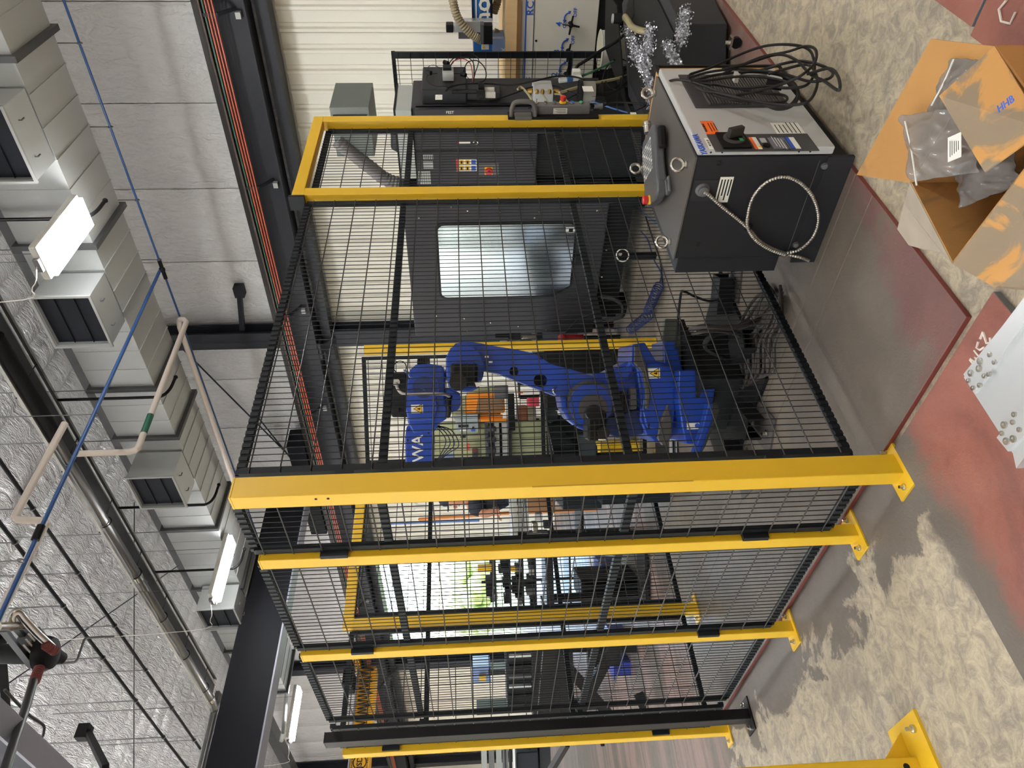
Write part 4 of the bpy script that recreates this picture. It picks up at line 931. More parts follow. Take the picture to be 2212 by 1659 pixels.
rprism('connector_plate', [(1432,690),(1458,690),(1510,800),(1466,801),(1446,742),(1425,735)], -.05, .0, mat('plate_olive', '4A4C44', .4))
cn = RP(1475,752,-.05)
MB().lathe(RP(1485,775,-.05), -F2, [(.045,0),(.045,.03),(.03,.05),(.03,.09)], 18).build('connector_shell', alu, rb_, True)
MB().obox(RP(1500,776,-.08), E1*.03, F2*.02, V((0,0,.022))).build('connector_housing', alu, rb_, bevel=.008)
MB().tube([RP(1480,755,-.06), RP(1478,735,-.10), RP(1490,718,-.14)], .018, 10).build('cable_gland', steel, rb_, True)
rcyl('swivel_ring', 1442, 868, 46, -.10, .10, robd)
# rotating head
rprism('rotating_head', [(1349,748),(1375,744),(1386,762),(1398,782),(1428,790),(1436,840),(1438,900),(1434,934),(1420,952),(1396,950),(1376,932),(1364,902),(1366,870),(1358,800),(1347,790)], -.20, .18)
rprism('head_cover', [(1358,792),(1400,786),(1432,800),(1436,860),(1430,925),(1404,925),(1376,918),(1366,880),(1372,850),(1366,820)], -.225, -.20, rob)
rprism('machined_rim', [(1350,750),(1356,750),(1378,800),(1384,850),(1380,880),(1372,880),(1372,840),(1366,805),(1350,790)], -.235, -.22, machd)
rprism('machined_rim', [(1408,890),(1418,870),(1426,900),(1428,930),(1418,952),(1406,955),(1396,940),(1402,905)], -.245, -.22, machd)
rprism('bumper', [(1340,838),(1352,836),(1354,880),(1342,882)], -.26, -.20, machd)
rprism('waist_arm', [(1270,806),(1300,806),(1345,782),(1366,800),(1368,850),(1376,930),(1352,938),(1318,940),(1290,930),(1302,880)], -.14, .12, rob)
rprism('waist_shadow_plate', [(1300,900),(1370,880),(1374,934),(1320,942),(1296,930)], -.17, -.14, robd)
rprism('head_brow', [(1296,806),(1338,796),(1352,775),(1352,805),(1340,822),(1300,826)], -.18, -.08, rob)
# motors at the shoulder
def motor(nm, x, y, w, h, d0, d1, par=None):
    par = par or rb_
    m_ = rprism(nm, [(x-w/2,y-h/2),(x+w/2,y-h/2),(x+w/2,y+h/2),(x-w/2,y+h/2)], d0, d1, blk, par, bev=.012)
    for i in range(4): rprism('motor_fin', [(x-w/2+w*(i+.5)/4-1.3,y-h/2-1),(x-w/2+w*(i+.5)/4+1.3,y-h/2-1),(x-w/2+w*(i+.5)/4+1.3,y+h/2+1),(x-w/2+w*(i+.5)/4-1.3,y+h/2+1)], d0-.006, d1-.02, mat('motor_brown', '211E1B', .5), m_, bev=0)
    return m_
rcyl('shoulder_rim', 1262, 870, 48, -.20, .10, machd)
rcyl('shoulder_disc', 1262, 872, 44, -.225, -.20, rob)
rcyl('shoulder_ring', 1266, 880, 30, -.235, -.225, machd)
motor('shoulder_motor', 1266, 912, 38, 58, -.36, -.20)
motor('swivel_motor', 1322, 866, 28, 42, -.24, -.10)
rcyl('motor_cap', 1258, 886, 16, -.40, -.35, blk); rcyl('motor_cap', 1278, 925, 12, -.38, -.35, mat('motor_brown', '211E1B', .5))
rprism('motor_label', [(1268,938),(1282,938),(1282,941),(1268,941)], -.37, -.36, cream, bev=0)
# lower arm with two round holes
rprism('lower_arm', [(985,745),(1010,741),(1040,745),(1075,752),(1110,757),(1150,766),(1172,780),(1184,788),(1215,796),(1262,810),(1296,822),(1305,850),(1296,890),(1270,918),(1240,920),(1218,903),(1206,880),(1202,857),(1150,838),(1110,822),(1075,808),(1045,803),(1020,812),(992,808),(972,790),(970,762)],
       -.14, .06, rob, None, [circ(1107,803,9.5), circ(1162,822,14)])
rcyl('arm_web', 1107, 803, 13, .04, .06, robd); rcyl('arm_web', 1162, 822, 17, .04, .06, robd)  # added dark discs that make the arm's through holes look dark
rprism('arm_side_rib', [(1200,852),(1206,884),(1218,905),(1240,922),(1262,928),(1250,915),(1225,890),(1215,860)], -.19, -.14, rob)
rprism('bumper_block', [(1200,862),(1212,858),(1214,884),(1202,886)], -.22, -.14, rob)
text('arm_marking', 'GP25', RP(1052,790,-.145), -E1, V((0,0,1)), .03, wht, rb_, .0005) if False else None
for a in ((1046,775),(1054,786)): rprism('clip', [(a[0],a[1]-4),(a[0]+8,a[1]-4),(a[0]+8,a[1]),(a[0],a[1])], -.16, -.14, steel, bev=0)
MB().tube(spline([RP(1195,835,-.16),RP(1186,842,-.20),RP(1192,850,-.17)], 5), .008, 8).build('lift_hook', steel, rb_, True)
# elbow
rprism('elbow_housing', [(966,775),(976,756),(995,748),(1022,752),(1038,768),(1046,790),(1042,815),(1032,838),(1018,845),(1000,842),(985,845),(972,838),(966,810)], -.24, -.10, rob)
rprism('elbow_front', [(968,790),(985,783),(1012,782),(1036,792),(1042,815),(1030,838),(1010,846),(986,843),(972,832)], -.28, -.24, rob)
rcyl('elbow_ring', 1003, 805, 40, -.10, .12, robd)
rprism('elbow_fork', [(966,836),(982,842),(998,852),(999,868),(990,884),(972,890),(960,880),(964,858)], -.20, -.02, rob)
motor('elbow_motor', 1003, 812, 54, 44, -.36, -.26)
rcyl('motor_cap', 992, 826, 17, -.39, -.34, MATS['motor_brown'])
rprism('lug', [(998,736),(1006,736),(1010,746),(996,746)], -.06, -.02, rob, bev=.002)
rprism('plug_white', [(1024,826),(1036,824),(1038,832),(1028,836)], -.38, -.36, wht, bev=0)
rprism('motor_label', [(996,847),(1008,846),(1008,852),(996,853)], -.385, -.37, cream, bev=0)
# upper arm unit
rprism('upper_arm_housing', [(893,800),(904,790),(930,788),(958,792),(964,806),(964,870),(972,888),(966,902),(950,912),(942,928),(900,930),(888,908),(884,862),(887,825)], -.22, .10, rob)
rcyl('joint_boss', 922, 838, 30, -.27, -.22, rob); rcyl('joint_ring', 922, 836, 22, -.285, -.27, robd)
rprism('rear_cover', [(886,846),(945,846),(950,880),(938,905),(890,905),(884,880)], -.25, -.22, rob)
motor('wrist_motor', 916, 792, 20, 30, -.20, -.06)
rprism('cable_box', [(845,806),(880,804),(888,850),(886,900),(852,900),(841,880)], -.10, .06, mat('box_black', '121214', .5))
rcyl('box_gland', 861, 826, 8, -.14, -.10, steel); rcyl('box_port', 860, 884, 7, -.13, -.10, blk)
MB().tube(spline([RP(862,828,-.16),RP(868,842,-.2),RP(885,850,-.28),(RP(930,849,-.30)),RP(962,850,-.30),RP(974,855,-.27)], 6), .008, 10).build('grey_cable', mat('cable_grey', '8F8880', .5), rb_, True)
MB().tube(spline([RP(975,853,-.26),RP(972,870,-.27),RP(972,886,-.25),RP(970,895,-.22)], 6), .014, 10).build('black_hose', blk, rb_, True)
for a in (0, 5, 10): MB().tube(spline([RP(876+a*.3,800,-.12),RP(895+a,818,-.24),RP(905+a,832,-.27),RP(925,842,-.29)], 5), .0035, 6).build('thin_cable', bluep, rb_, True)
MB().torus(RP(866,794,-.05), F2, .035, .003, 18, 5).build('cable_ring', blk, rb_)
# forearm reaching left, lettered
rprism('forearm_neck', [(888,905),(936,905),(940,930),(888,930)], -.16, .08, robd)
rprism('forearm', [(881,940),(884,918),(894,911),(926,911),(936,922),(939,950),(936,1040),(928,1058),(892,1058),(883,1040)], -.19, .05, rob)
rprism('wrist', [(896,1056),(924,1056),(922,1066),(898,1066)], -.13, .0, robd)
text('lettering', 'YASKAWA', RP(910, 1012, -.192), -E1, V((0,0,1)), .085, wht, rb_, .001)
for a in ((889,925),(887,945),(930,930)): rcyl('bolt', a[0], a[1], 2, -.195, -.19, blk)
for k in range(4): MB().tube(spline([RP(930,915,-.1),RP(950+8*k,925,-.12),RP(965+9*k,948+3*k,-.14),RP(955+5*k,975,-.12),RP(938,1002,-.1)], 6), .003, 5).build('loose_wire', mat('wire_navy', '1A2440', .5), rb_, True)
# warning labels
def wlabel(x, y, w, h, d, triangle=True):
    c_ = RP(x, y, d); o = MB().obox(c_, E1*(h*RD/FPX/2), F2*.001, V((0,0,w*RD/FPX/2))).build('warning_label', cream, rb_)
    if triangle:
        s_ = w*RD/FPX*.42; rr = RD/FPX
        MB().prism([(-s_,-s_*.8),(s_,-s_*.8),(0,s_)], lambda a, b, t: c_+E1*a+V((0,0,b-s_*.2))-F2*(.0012+t), 0, .0006).build('triangle_border', ink, o)
        MB().prism([(-s_*.82,-s_*.70),(s_*.82,-s_*.70),(0,s_*.78)], lambda a, b, t: c_+E1*a+V((0,0,b-s_*.2))-F2*(.002+t), 0, .0006).build('triangle', lbye, o)
        MB().prism([(-s_*.2,-s_*.5),(s_*.25,-s_*.4),(s_*.05,s_*.2),(-s_*.1,s_*.1)], lambda a, b, t: c_+E1*a+V((0,0,b-s_*.2))-F2*(.003+t), 0, .0004).build('pictogram', ink, o)
    return o
wlabel(1390, 808, 27, 21, -.228); wlabel(908, 880, 24, 17, -.252)
o = wlabel(1462, 914, 26, 13, -.305, False); MB().lathe(RP(1470,913,-.307), -F2, [(.013,0),(.013,.001)], 18).build('blue_symbol', bluel, o)
for k in range(7): rcyl('bolt', 1395+k*5 if k < 4 else 1380, 935-4*k, 1.8, -.235, -.225, ink)
# pedestal with forklift tubes
pd = thing('robot_pedestal', 'low black steel pedestal under the robot, with outrigger pads and open tube ends', 'pedestal', (RO.x, RO.y, PZ))
ped = mat('pedestal_black', '151516', .5)
MB().obox(V((RO.x, RO.y, .155))-F2*.06, V((.21,0,0)), V((0,.21,0)), (0,0,.115)).build('column', ped, pd, bevel=.006)
MB().obox(V((RO.x, RO.y, .28))-F2*.06, V((.24,0,0)), V((0,.24,0)), (0,0,.010)).build('top_plate', ped, pd)
MB().box(2.42, 2.50, PZ+.001, 3.30, 3.36, PZ+.02).build('base_plate', ped, pd)
for (cx_, cy_) in ((2.30,2.72),(2.62,2.42),(2.30,3.1),(3.1,2.42)):
    d_ = (V((RO.x, RO.y, 0))-V((cx_, cy_, 0))).normalized(); s_ = V((-d_.y, d_.x, 0)); c_ = V((cx_, cy_, 0))
    b = MB(); zt = PZ+.02
    for a_, h_ in ((-.055, .04), (.055, .04)): b.obox(c_+s_*a_+d_*.07+V((0,0,zt+h_)), d_*.10, s_*.005, (0,0,.04))
    b.obox(c_+d_*.07+V((0,0,zt+.083)), d_*.10, s_*.06, (0,0,.004)); b.build('tube_end', ped, pd)
    MB().obox(c_-d_*.01+V((0,0,PZ+.006)), d_*.11, s_*.10, (0,0,.005)).build('pad', mat('pad_grey', '45403D', .5), pd)
    MB().lathe(c_-d_*.07+V((0,0,PZ+.011)), (0,0,1), [(.018,0),(.018,.012),(.01,.014),(.01,.03)], 8).build('anchor_bolt', steel, pd)
# cables on the floor of the cell
def floorcable(nm, lb, pts, r, mt, z=PZ+.0, group=None, cat='cable', n=7):
    P_ = [atz(p[0], p[1], (p[2] if len(p) > 2 else .03)) for p in pts]
    return tag(MB().tube(spline(P_, n), r, 8).build(nm, mt, None, True), lb, cat, group)
floorcable('robot_cable', 'thick grey cable curving from the robot base to the floor coil', [(1492,712,.42),(1520,705,.40),(1560,708,.3),(1600,706,.2),(1640,690,.08),(1665,675,.04)], .013, mat('cable_taupe', '3A3430', .5))
floorcable('robot_cable', 'black hose arching out of the robot base in the cage', [(1580,778,.10),(1560,770,.20),(1530,755,.28),(1524,740,.30),(1545,722,.26),(1580,715,.15),(1620,690,.06)], .014, blk)
floorcable('robot_cable', 'thin grey cable beside the thick one on the cage floor', [(1495,722,.40),(1530,715,.34),(1575,718,.2),(1620,732,.06),(1660,728,.04),(1690,712,.03)], .009, MATS['cable_taupe'])
for k in range(6):
    o_ = 11*k; rk = random.Random(k); R = lambda a: rk.uniform(-a, a)
    nm_ = ['innermost', 'second inner', 'third', 'middle', 'second outer', 'outermost'][k]
    floorcable('floor_cable', f'{nm_} grey cable of the bundle looping on the cage floor by the robot', [(1660+R(9),620+R(12),.04),(1632+o_*.9+R(6),650+R(10),.05),(1600+o_+R(8),700+R(10),.05),(1586+o_+R(6),760+R(10),.05),(1592+o_*.9,800+R(8),.04),(1604+o_*.8,838-o_*.5,.04),(1616+o_,800,.05),(1618+o_*1.0,740+R(12),.06),(1645+o_*.8,690+R(8),.07),(1690+R(6),650-o_*.6,.04)], .008, MATS['cable_taupe'], group='looping floor cables')
floorcable('rubber_hose', 'thin black cable bent in a tall loop from the robot base plate', [(1458,752,.40),(1462,720,.45),(1470,640,.5),(1478,630,.5),(1500,640,.42),(1530,650,.3),(1560,646,.15)], .006, blk)
t = thing('coiled_air_hose', 'dark blue coiled air hose lying on the plate behind the robot', 'hose', tuple(atz(1400,690,.05)))
def coil(p, q, R, turns, r, nm):
    p, q = V(p), V(q); ax = (q-p).normalized(); x = ax.orthogonal().normalized(); y = ax.cross(x); n = turns*12
    MB().tube([p+(q-p)*(i/n)+(x*math.cos(2*PI*i/12)+y*math.sin(2*PI*i/12))*R for i in range(n+1)], r, 6).build(nm, mat('hose_blue', '1B2A5C', .4), t, True)
coil(atz(1423,618,.07), atz(1400,672,.07), .035, 13, .006, 'coil'); coil(atz(1402,680,.07), atz(1362,712,.07), .038, 9, .006, 'coil')
MB().tube(spline([atz(1425,612,.08), atz(1428,590,.04), atz(1412,560,.04), atz(1400,520,.04), atz(1385,500,.05)], 6), .006, 6).build('tail', MATS['hose_blue'], t, True)
MB().tube(spline([atz(1366,705,.07), atz(1330,710,.15), atz(1300,706,.3)], 6), .006, 6).build('tail', MATS['hose_blue'], t, True)
floorcable('air_tube', 'thin bright blue tube running diagonally under the machine', [(1360,440,.06),(1385,456,.05),(1412,478,.03),(1425,488,.03)], .005, bluep, cat='tube')
# ================================================================== MACHINING CENTRE (behind the front mesh)
def DP(x, y, dep, up=0): 
    p = V((0,0,CAMZ))+ray(x, y)*(dep/FPX); p.z += up; return p
mc = thing('machining_centre', 'big dark grey CNC machine with a large bright window behind the mesh', 'machine tool', (5.4, 3.4, PZ))
MB().box(5.0, 2.94, .34, 5.60, 4.46, 1.985).build('enclosure', cnc, mc, bevel=.01)
MB().box(5.03, 2.31, .94, 5.50, 2.94, 1.86).build('electrical_cabinet', cnc, mc, bevel=.008)
MB().box(5.0, 2.31, .55, 5.06, 2.50, 1.83).build('corner_cover', cnc, mc, bevel=.004)
MB().box(5.10, 2.34, PZ, 5.5, 2.92, .94).build('cabinet_plinth', mat('deep_black', '101012', .6), mc)  # solid black box painted as the dark hollow under the electrical cabinet
MB().box(5.08, 2.96, .12, 5.80, 4.40, .34).build('machine_base', MATS['deep_black'], mc)
for y in (3.05, 4.2): MB().box(5.1, y, PZ, 5.25, y+.14, .12).build('levelling_foot', MATS['deep_black'], mc)
MB().prism([(4.22,.34),(4.46,.34),(4.46,.60),(4.30,.50)], lambda a, b, t: V((4.99+t, a, b)), 0, .008).build('corner_gusset', cnc, mc)
# window with rounded corners
def rrect(y0, y1, z0, z1, r, cut=0):
    o = []
    for cx_, cz_, a0 in ((y1-r, z1-r, 0), (y0+r, z1-r, 1), (y0+r, z0+r, 2), (y1-r, z0+r, 3)):
        if a0 == 3 and cut: o += [(y1-cut*.7, z0), (y1, z0+cut)]; continue
        for k in range(5): a = PI/2*(a0+k/4); o.append((cx_+r*math.cos(a), cz_+r*math.sin(a)))
    return o
wa, wb_, wc = atx(945,486,5), atx(1243,486,5), atx(950,641,5)
MB().prism(rrect(wa.y-.02, wc.y+.02, wb_.z-.02, wa.z+.02, .06, .16), lambda a, b, t: V((4.995-t, a, b)), -.004, .002).build('window_gasket', ink, mc)
winm = mat('window_bright', 'AEB9C6', .16, .95, var=.10, scale=3, stretch=(1,8,1))
MB().prism(rrect(wa.y, wc.y, wb_.z, wa.z, .05, .15), lambda a, b, t: V((4.990-t, a, b)), 0, .003).build('window_pane', winm, mc)
p = atx(1232, 497, 4.985); plate('window_label', p, (0,-1,0), (0,0,1), .05, .075, cream, mc, .002); plate('label_print', p+V((-.002,0,-.005)), (0,-1,0), (0,0,1), .03, .035, ink, mc, .001)
for a in ((1010,455),(1080,458),(1165,458),(1235,460),(975,447),(905,470),(1003,688),(1060,697),(1120,705),(1180,712),(1010,715),(943,682),(1290,455),(1310,540),(1300,598),(1155,470)):
    c_ = atx(a[0], a[1], 4.998); MB().lathe(c_, (-1,0,0), [(.009,0),(.009,.004),(.004,.006)], 8).build('panel_screw', steel, mc)
MB().box(4.985, 3.02, .93, 5.0, 3.04, 1.96).build('door_edge', dgr, mc)
MB().obox(atx(1250,560,4.97), (.02,0,0), (0,.05,0), (0,0,.03)).build('door_catch', ink, mc)
fp2 = lambda x, y: atx(x, y, 5.028)
def xrect(nm, x0, y0, x1, y1, mt, par, t=.003, X=5.028):
    a, b = atx(x0, y0, X), atx(x1, y1, X); return MB().box(X-t, a.y, a.z, X, b.y, b.z).build(nm, mt, par)
xrect('cabinet_door_seam', 897, 325, 1162, 327, ink, mc, .002)
o = xrect('warning_label', 985, 343, 1030, 369, cream, mc)
xrect('red_header', 985, 343, 990, 369, redm, mc, .004)
for k, (a, b) in enumerate(((992,345),(1005,345),(992,358),(1005,358))): xrect('yellow_symbol', a, b, a+10, b+10, lbye, mc, .004); xrect('pictogram', a+3, b+2, a+7, b+8, ink, mc, .005)
for b in (345, 358): xrect('blue_symbol', 1018, b, 1028, b+10, bluel, mc, .004)
xrect('switch_plate', 1034, 352, 1077, 379, mgr, mc); xrect('yellow_plate', 1047, 360, 1064, 378, lbye, mc, .006)
MB().lathe(atx(1056,370,5.02), (-1,0,0), [(.030,0),(.030,.012),(.012,.014),(.012,.03)], 20).build('red_rotary_switch', redm, mc, True)
for (a, b, c_, e) in ((914,334,936,345),(914,348,936,364),(903,370,931,398)): xrect('name_plate', a, b, c_, e, lgr, mc)
for k in range(5): xrect('print_line', 917+4*k, 335, 919+4*k, 344, ink, mc, .004); xrect('print_line', 906+5*k, 372, 907+5*k, 397, ink, mc, .004)
xrect('small_label', 990, 306, 1016, 311, cream, mc); xrect('red_strip', 988, 306, 992, 311, redm, mc, .004)
MB().torus(atx(1028,308,5.025), (1,0,0), .014, .005, 14, 6).build('lock', steel, mc)
# side details right of the gate
hd = MB().box(5.08, 2.20, 1.46, 5.48, 2.31, 1.78).build('coolant_housing', mat('side_dark', '242529', .5), mc, bevel=.01)
MB().box(5.0, 2.315, 1.86, 5.42, 2.85, 1.97).build('top_cover', mat('pale_panel', 'A8ADAA', .4), mc); MB().box(5.0, 2.31, 1.97, 5.44, 2.87, 1.985).build('cover_edge', ink, mc)
MB().box(5.06, 2.29, .45, 5.48, 2.31, 1.46).build('side_sheet', mat('side_dark', '242529', .5), mc)
MB().box(5.10, 2.24, 1.22, 5.3, 2.29, 1.46).build('junction_box', cnc, mc, bevel=.005)
lb_ = aty(970, 240, 2.305); text('lettering', 'FEST', atx(972,243,4.998)+V((-.001,0,0)), (0,0,-1), (0,-1,0), .028, cream, mc, .0005)
MB().torus(atx(972,243,4.997), (1,0,0), .0, .0, 3, 3) if False else None
MB().obox(aty(948,210,2.196), (.035,0,0), (0,.004,0), (0,0,.025)).build('sight_glass', cream, mc, bevel=.004)
# things on and beside the machine
t = thing('mist_collector_hose', 'thick quilted grey hose slanting down onto the machine top behind the gate', 'hose', (5.5, 3, 2.3))
hp = [atx(728,304,5.5), atx(760,330,5.5), atx(800,362,5.5), atx(835,388,5.5), atx(868,398,5.5)]
hh = spline(hp, 8); MB().tube(hh, [.060 if i % 2 else .053 for i in range(len(hh))], 14).build('hose', mat('hose_grey', '6A6766', .6), t, True)
MB().tube([atx(862,397,5.5), atx(884,400,5.5)], .07, 14).build('collar', blk, t, True)
t = thing('collector_box', 'grey-green sheet metal box high above the gate beside the white wall', 'cabinet', (5.6, 2.5, 2.2))
a, b = atx(711,232,5.5), atx(800,262,5.5); MB().box(5.5, a.y, b.z, 5.95, b.y+.30, a.z).build('body', mat('grey_green', '5F6662', .5), t, bevel=.004)
MB().box(5.49, a.y+.06, b.z+.02, 5.5, a.y+.065, a.z-.02).build('seam', ink, t)
t = thing('spindle_cooler', 'black round-backed cooler unit on top of the electrical cabinet', 'cooler', (5.4, 2.7, 1.87))
MB().tube([atx(868,283,5.3), atx(868,318,5.3)], .085, 16).build('fan_drum', blk, t, True); MB().box(5.2, 2.56, 1.872, 5.5, 2.9, 1.98).build('housing', mgr, t, bevel=.006)
# cables and valves on the side, plane y ~ 2.2
def sidecab(nm, lb, pts, r, mt, yy=2.17, cat='cable', grp=None):
    P_ = [aty(p[0], p[1], yy-(p[2] if len(p) > 2 else 0)) for p in pts]
    return tag(MB().tube(spline(P_, 7), r*.58, 7).build(nm, mt, None, True), lb, cat, grp)
G = 'hoses and cables on the machine side'
sidecab('loop_cable', 'outermost thin black cable arching over the terminal block', [(968,150),(975,130,.02),(1000,117,.05),(1020,117,.05),(1034,130,.03),(1026,160,.02),(1022,180)], .006, blk, grp=G)
sidecab('loop_cable', 'inner thin black cable arching over the terminal block', [(968,150),(985,128,.02),(1005,123,.04),(1020,132,.04),(1025,150,.02),(1022,178)], .006, blk, grp=G)
sidecab('red_cable', 'short red cable arching over the terminal block', [(970,148),(980,132,.02),(1000,127,.03),(1015,136,.03),(1020,155,.02),(1021,178)], .006, mat('cable_red', '8E2323', .5), grp=G)
sidecab('loop_cable', 'big round black cable loop to the right of the terminal block', [(1001,155),(1010,135,.03),(1030,131,.04),(1046,145,.04),(1050,165,.03),(1040,177),(1000,182),(965,190)], .007, blk, grp=G)
sidecab('loop_cable', 'thin black cable hanging in a left loop around the dark housing', [(926,158),(925,145),(938,141),(955,150),(972,158),(1000,160),(1015,172)], .004, blk, grp=G)
sidecab('loop_cable', 'thin black cable drooping below the left plug of the dark housing', [(945,158),(925,162),(922,175),(940,186),(965,187),(985,195)], .004, blk, grp=G)
sidecab('trunk_hose', 'long thick black hose running along the machine side, upper one', [(962,198),(975,186),(1010,181),(1060,181),(1100,184),(1150,176,.03),(1200,165,.05),(1240,166,.05),(1262,172,.05)], .011, blk, grp=G)
sidecab('trunk_hose', 'long thick black hose running along the machine side, lower one', [(1035,213),(1070,214),(1110,202),(1150,188),(1200,186),(1240,202),(1280,208),(1320,203),(1350,180),(1378,160),(1370,145),(1345,155),(1330,190),(1260,200)], .008, blk, grp=G)
sidecab('loop_cable', 'large black cable loop above the white bucket', [(1300,180),(1308,150),(1325,130),(1345,128),(1362,142),(1362,170),(1340,192),(1318,190),(1308,175)], .008, blk, grp=G)
sidecab('loop_cable', 'thin black cable dropping straight down beside the blue tube', [(1340,175),(1335,200),(1333,225),(1334,245)], .006, blk, grp=G)
sidecab('supply_hose', 'thick black hose rising to the right above the bucket', [(1242,155),(1248,142),(1270,128,.05),(1300,108,.1),(1330,90,.15),(1352,72,.2)], .020, blk, grp=G, cat='hose')
sidecab('green_hose', 'dark green hose rising right beside the black one', [(1255,165),(1280,155,.03),(1310,140,.06),(1325,132,.08)], .014, mat('hose_green', '1E4A2E', .5), grp=G, cat='hose')
sidecab('clear_hose', 'yellowed clear hose curving down beside the valve block', [(1118,193),(1125,188),(1138,200),(1148,215),(1153,232)], .014, mat('hose_beige', '8C8262', .45), grp=G, cat='hose')
sidecab('clear_hose', 'thin beige hose from the middle port of the valve block', [(1172,203),(1180,215),(1190,228),(1200,237)], .009, MATS['hose_beige'], grp=G, cat='hose')
sidecab('clear_hose', 'thin beige hose from the right port of the valve block', [(1197,203),(1212,205),(1225,218),(1235,231)], .009, MATS['hose_beige'], grp=G, cat='hose')
sidecab('clear_hose', 'wide yellow hose running behind the filter housing', [(1208,200),(1250,188),(1290,178),(1330,170),(1360,160),(1395,140,.05),(1412,110,.1),(1416,80,.15),(1405,72,.2)], .018, MATS['hose_beige'], grp=G, cat='hose')
sidecab('blue_tube', 'bright blue air tube slanting down to the white tagged cable', [(1278,218),(1300,226),(1330,236),(1356,243)], .009, bluep, grp=G, cat='tube')
sidecab('loop_cable', 'black cable crossing diagonally below the valve block', [(1140,234),(1170,226),(1210,222),(1240,206),(1270,198)], .006, blk, grp=G)
t = thing('terminal_block', 'metal terminal block with plugs on top of the dark side housing', 'connector block', tuple(aty(970,155,2.15)))
MB().obox(aty(968,160,2.16), (.05,0,0), (0,.03,0), (0,0,.04)).build('block', lgr, t, bevel=.004); MB().obox(aty(966,152,2.14), (.03,0,0), (0,.03,0), (0,0,.03)).build('socket', blk, t)
for a in ((926,155),(1001,160),(963,134)): MB().tube([aty(a[0]-4,a[1],2.15), aty(a[0]+5,a[1]+3,2.15)], .016, 10).build('plug', blk, t, True)
t = thing('valve_block', 'pale metal valve block with brass ports on the machine side', 'valve block', tuple(aty(1172,197,2.2)))
a, b = aty(1150,192,2.2), aty(1195,209,2.2); MB().box(b.x-.0, 2.16, b.z, a.x+.05, 2.285, a.z).build('block', lgr, t, bevel=.005)
br_ = mat('brass', '9A7A3A', .35, .9)
for px_ in (1160, 1172, 1187): MB().lathe(aty(px_,202,2.16), (0,-1,0), [(.013,0),(.013,.02),(.008,.03)], 12).build('port', br_, t, True)
MB().tube([aty(1140,196,2.2), aty(1150,197,2.2)], .018, 12).tube([aty(1196,197,2.2), aty(1208,199,2.2)], .018, 12).build('end_fitting', br_, t, True)
t = thing('filter_housing', 'cylindrical filter with white label and black head beside the valve block', 'filter', tuple(aty(1268,197,2.2)))
MB().tube([aty(1256,199,2.17), aty(1284,199,2.17)], .072, 20).build('bowl', mat('filter_body', '77736C', .4), t, True); MB().tube([aty(1250,199,2.17), aty(1257,199,2.17)], .082, 20).build('head', blk, t, True); MB().tube([aty(1284,199,2.17), aty(1300,199,2.17)], .055, 16).build('neck', blk, t, True)
plate('label', aty(1270,192,2.085), (1,0,0), (0,0,1), .08, .07, cream, t)
t = thing('air_regulator', 'small black air regulator with clear bowls on the machine side', 'regulator', tuple(aty(1040,200,2.2)))
MB().tube([aty(1033,189,2.18), aty(1046,189,2.18)], .032, 16).tube([aty(1030,205,2.2), aty(1048,205,2.2)], .035, 12).tube([aty(977,198,2.22), aty(1030,197,2.2)], .014, 10).build('body', blk, t, True)
MB().tube([aty(1047,195,2.2), aty(1068,195,2.2)], .022, 14).tube([aty(1048,205,2.2), aty(1070,205,2.2)], .022, 14).build('clear_bowl', mat('clear_bowl', 'B9B6AC', .2), t, True)
t = thing('drain_float', 'white and blue flow fitting above the valve hoses', 'fitting', tuple(aty(1225,172,2.2)))
MB().tube([aty(1208,174,2.15), aty(1255,168,2.15)], .018, 12).build('tube_body', wht, t, True); MB().tube([aty(1225,171,2.14), aty(1236,170,2.14)], .022, 12).build('blue_band', bluep, t, True); MB().obox(aty(1245,160,2.14), (.03,0,0), (0,.03,0), (0,0,.03)).build('tee', wht, t, bevel=.005)
# leaning mesh screen right of the machine
fence_panel('black mesh screen standing right of the machine against the white wall', (6.02, 2.30), (6.02, 3.25), z0=.03, z1=2.04, pitch=.036, out=(-1,0,0), stiff=(0,.28,1.0), name='mesh_screen', frame=.05)
# coolant tank, filters, chips
tk = thing('coolant_tank', 'low dark grey coolant tank with bent edges at the right edge', 'tank', (4.4, 1.7, 0))
tkm = mat('tank_grey', '26262A', .45, var=.06)
MB().prism([(4.04,1.40),(3.80,1.72),(4.35,2.18),(5.0,2.22),(5.6,1.8),(5.2,1.36),(4.45,1.36)], lambda a, b, t: V((a, b, t)), .05, .31).build('body', tkm, tk, bevel=.006)
MB().prism([(4.10,1.45),(3.90,1.72),(4.40,2.10),(5.0,2.12),(5.4,1.8),(5.1,1.42)], lambda a, b, t: V((a, b, t)), .021, .05).build('plinth', ink, tk)
cst_ = thing('tank_caster', 'black and chrome swivel caster under the coolant tank corner', 'caster', tuple(atz(1600,100,.06)))
cp_ = atz(1590, 92, .05); MB().tube([cp_+V((.012,0,0)), cp_-V((.012,0,0))], .028, 16).build('wheel', blk, cst_, True); MB().obox(cp_+V((0,0,.03)), (.02,0,0), (0,.03,0), (0,0,.006)).tube([cp_+V((0,0,.03)), cp_+V((0,0,.06))], .01, 8).build('fork', steel, cst_)
tr_ = thing('chip_tray', 'black chip tray behind the tank', 'tray', (5.3, 2.2, .2))
MB().prism([(4.42,2.22),(4.30,2.42),(5.0,2.30),(6.0,2.25),(6.2,1.9),(5.7,1.85),(5.05,2.25)], lambda a, b, t: V((a, b, t)), .315, .325).build('pan', ink, tr_)
MB().prism([(4.12,1.47),(3.92,1.72),(4.40,2.10),(5.0,2.12),(5.4,1.8),(5.1,1.42)], lambda a, b, t: V((a, b, t)), .312, .318).build('cover', ink, tr_)
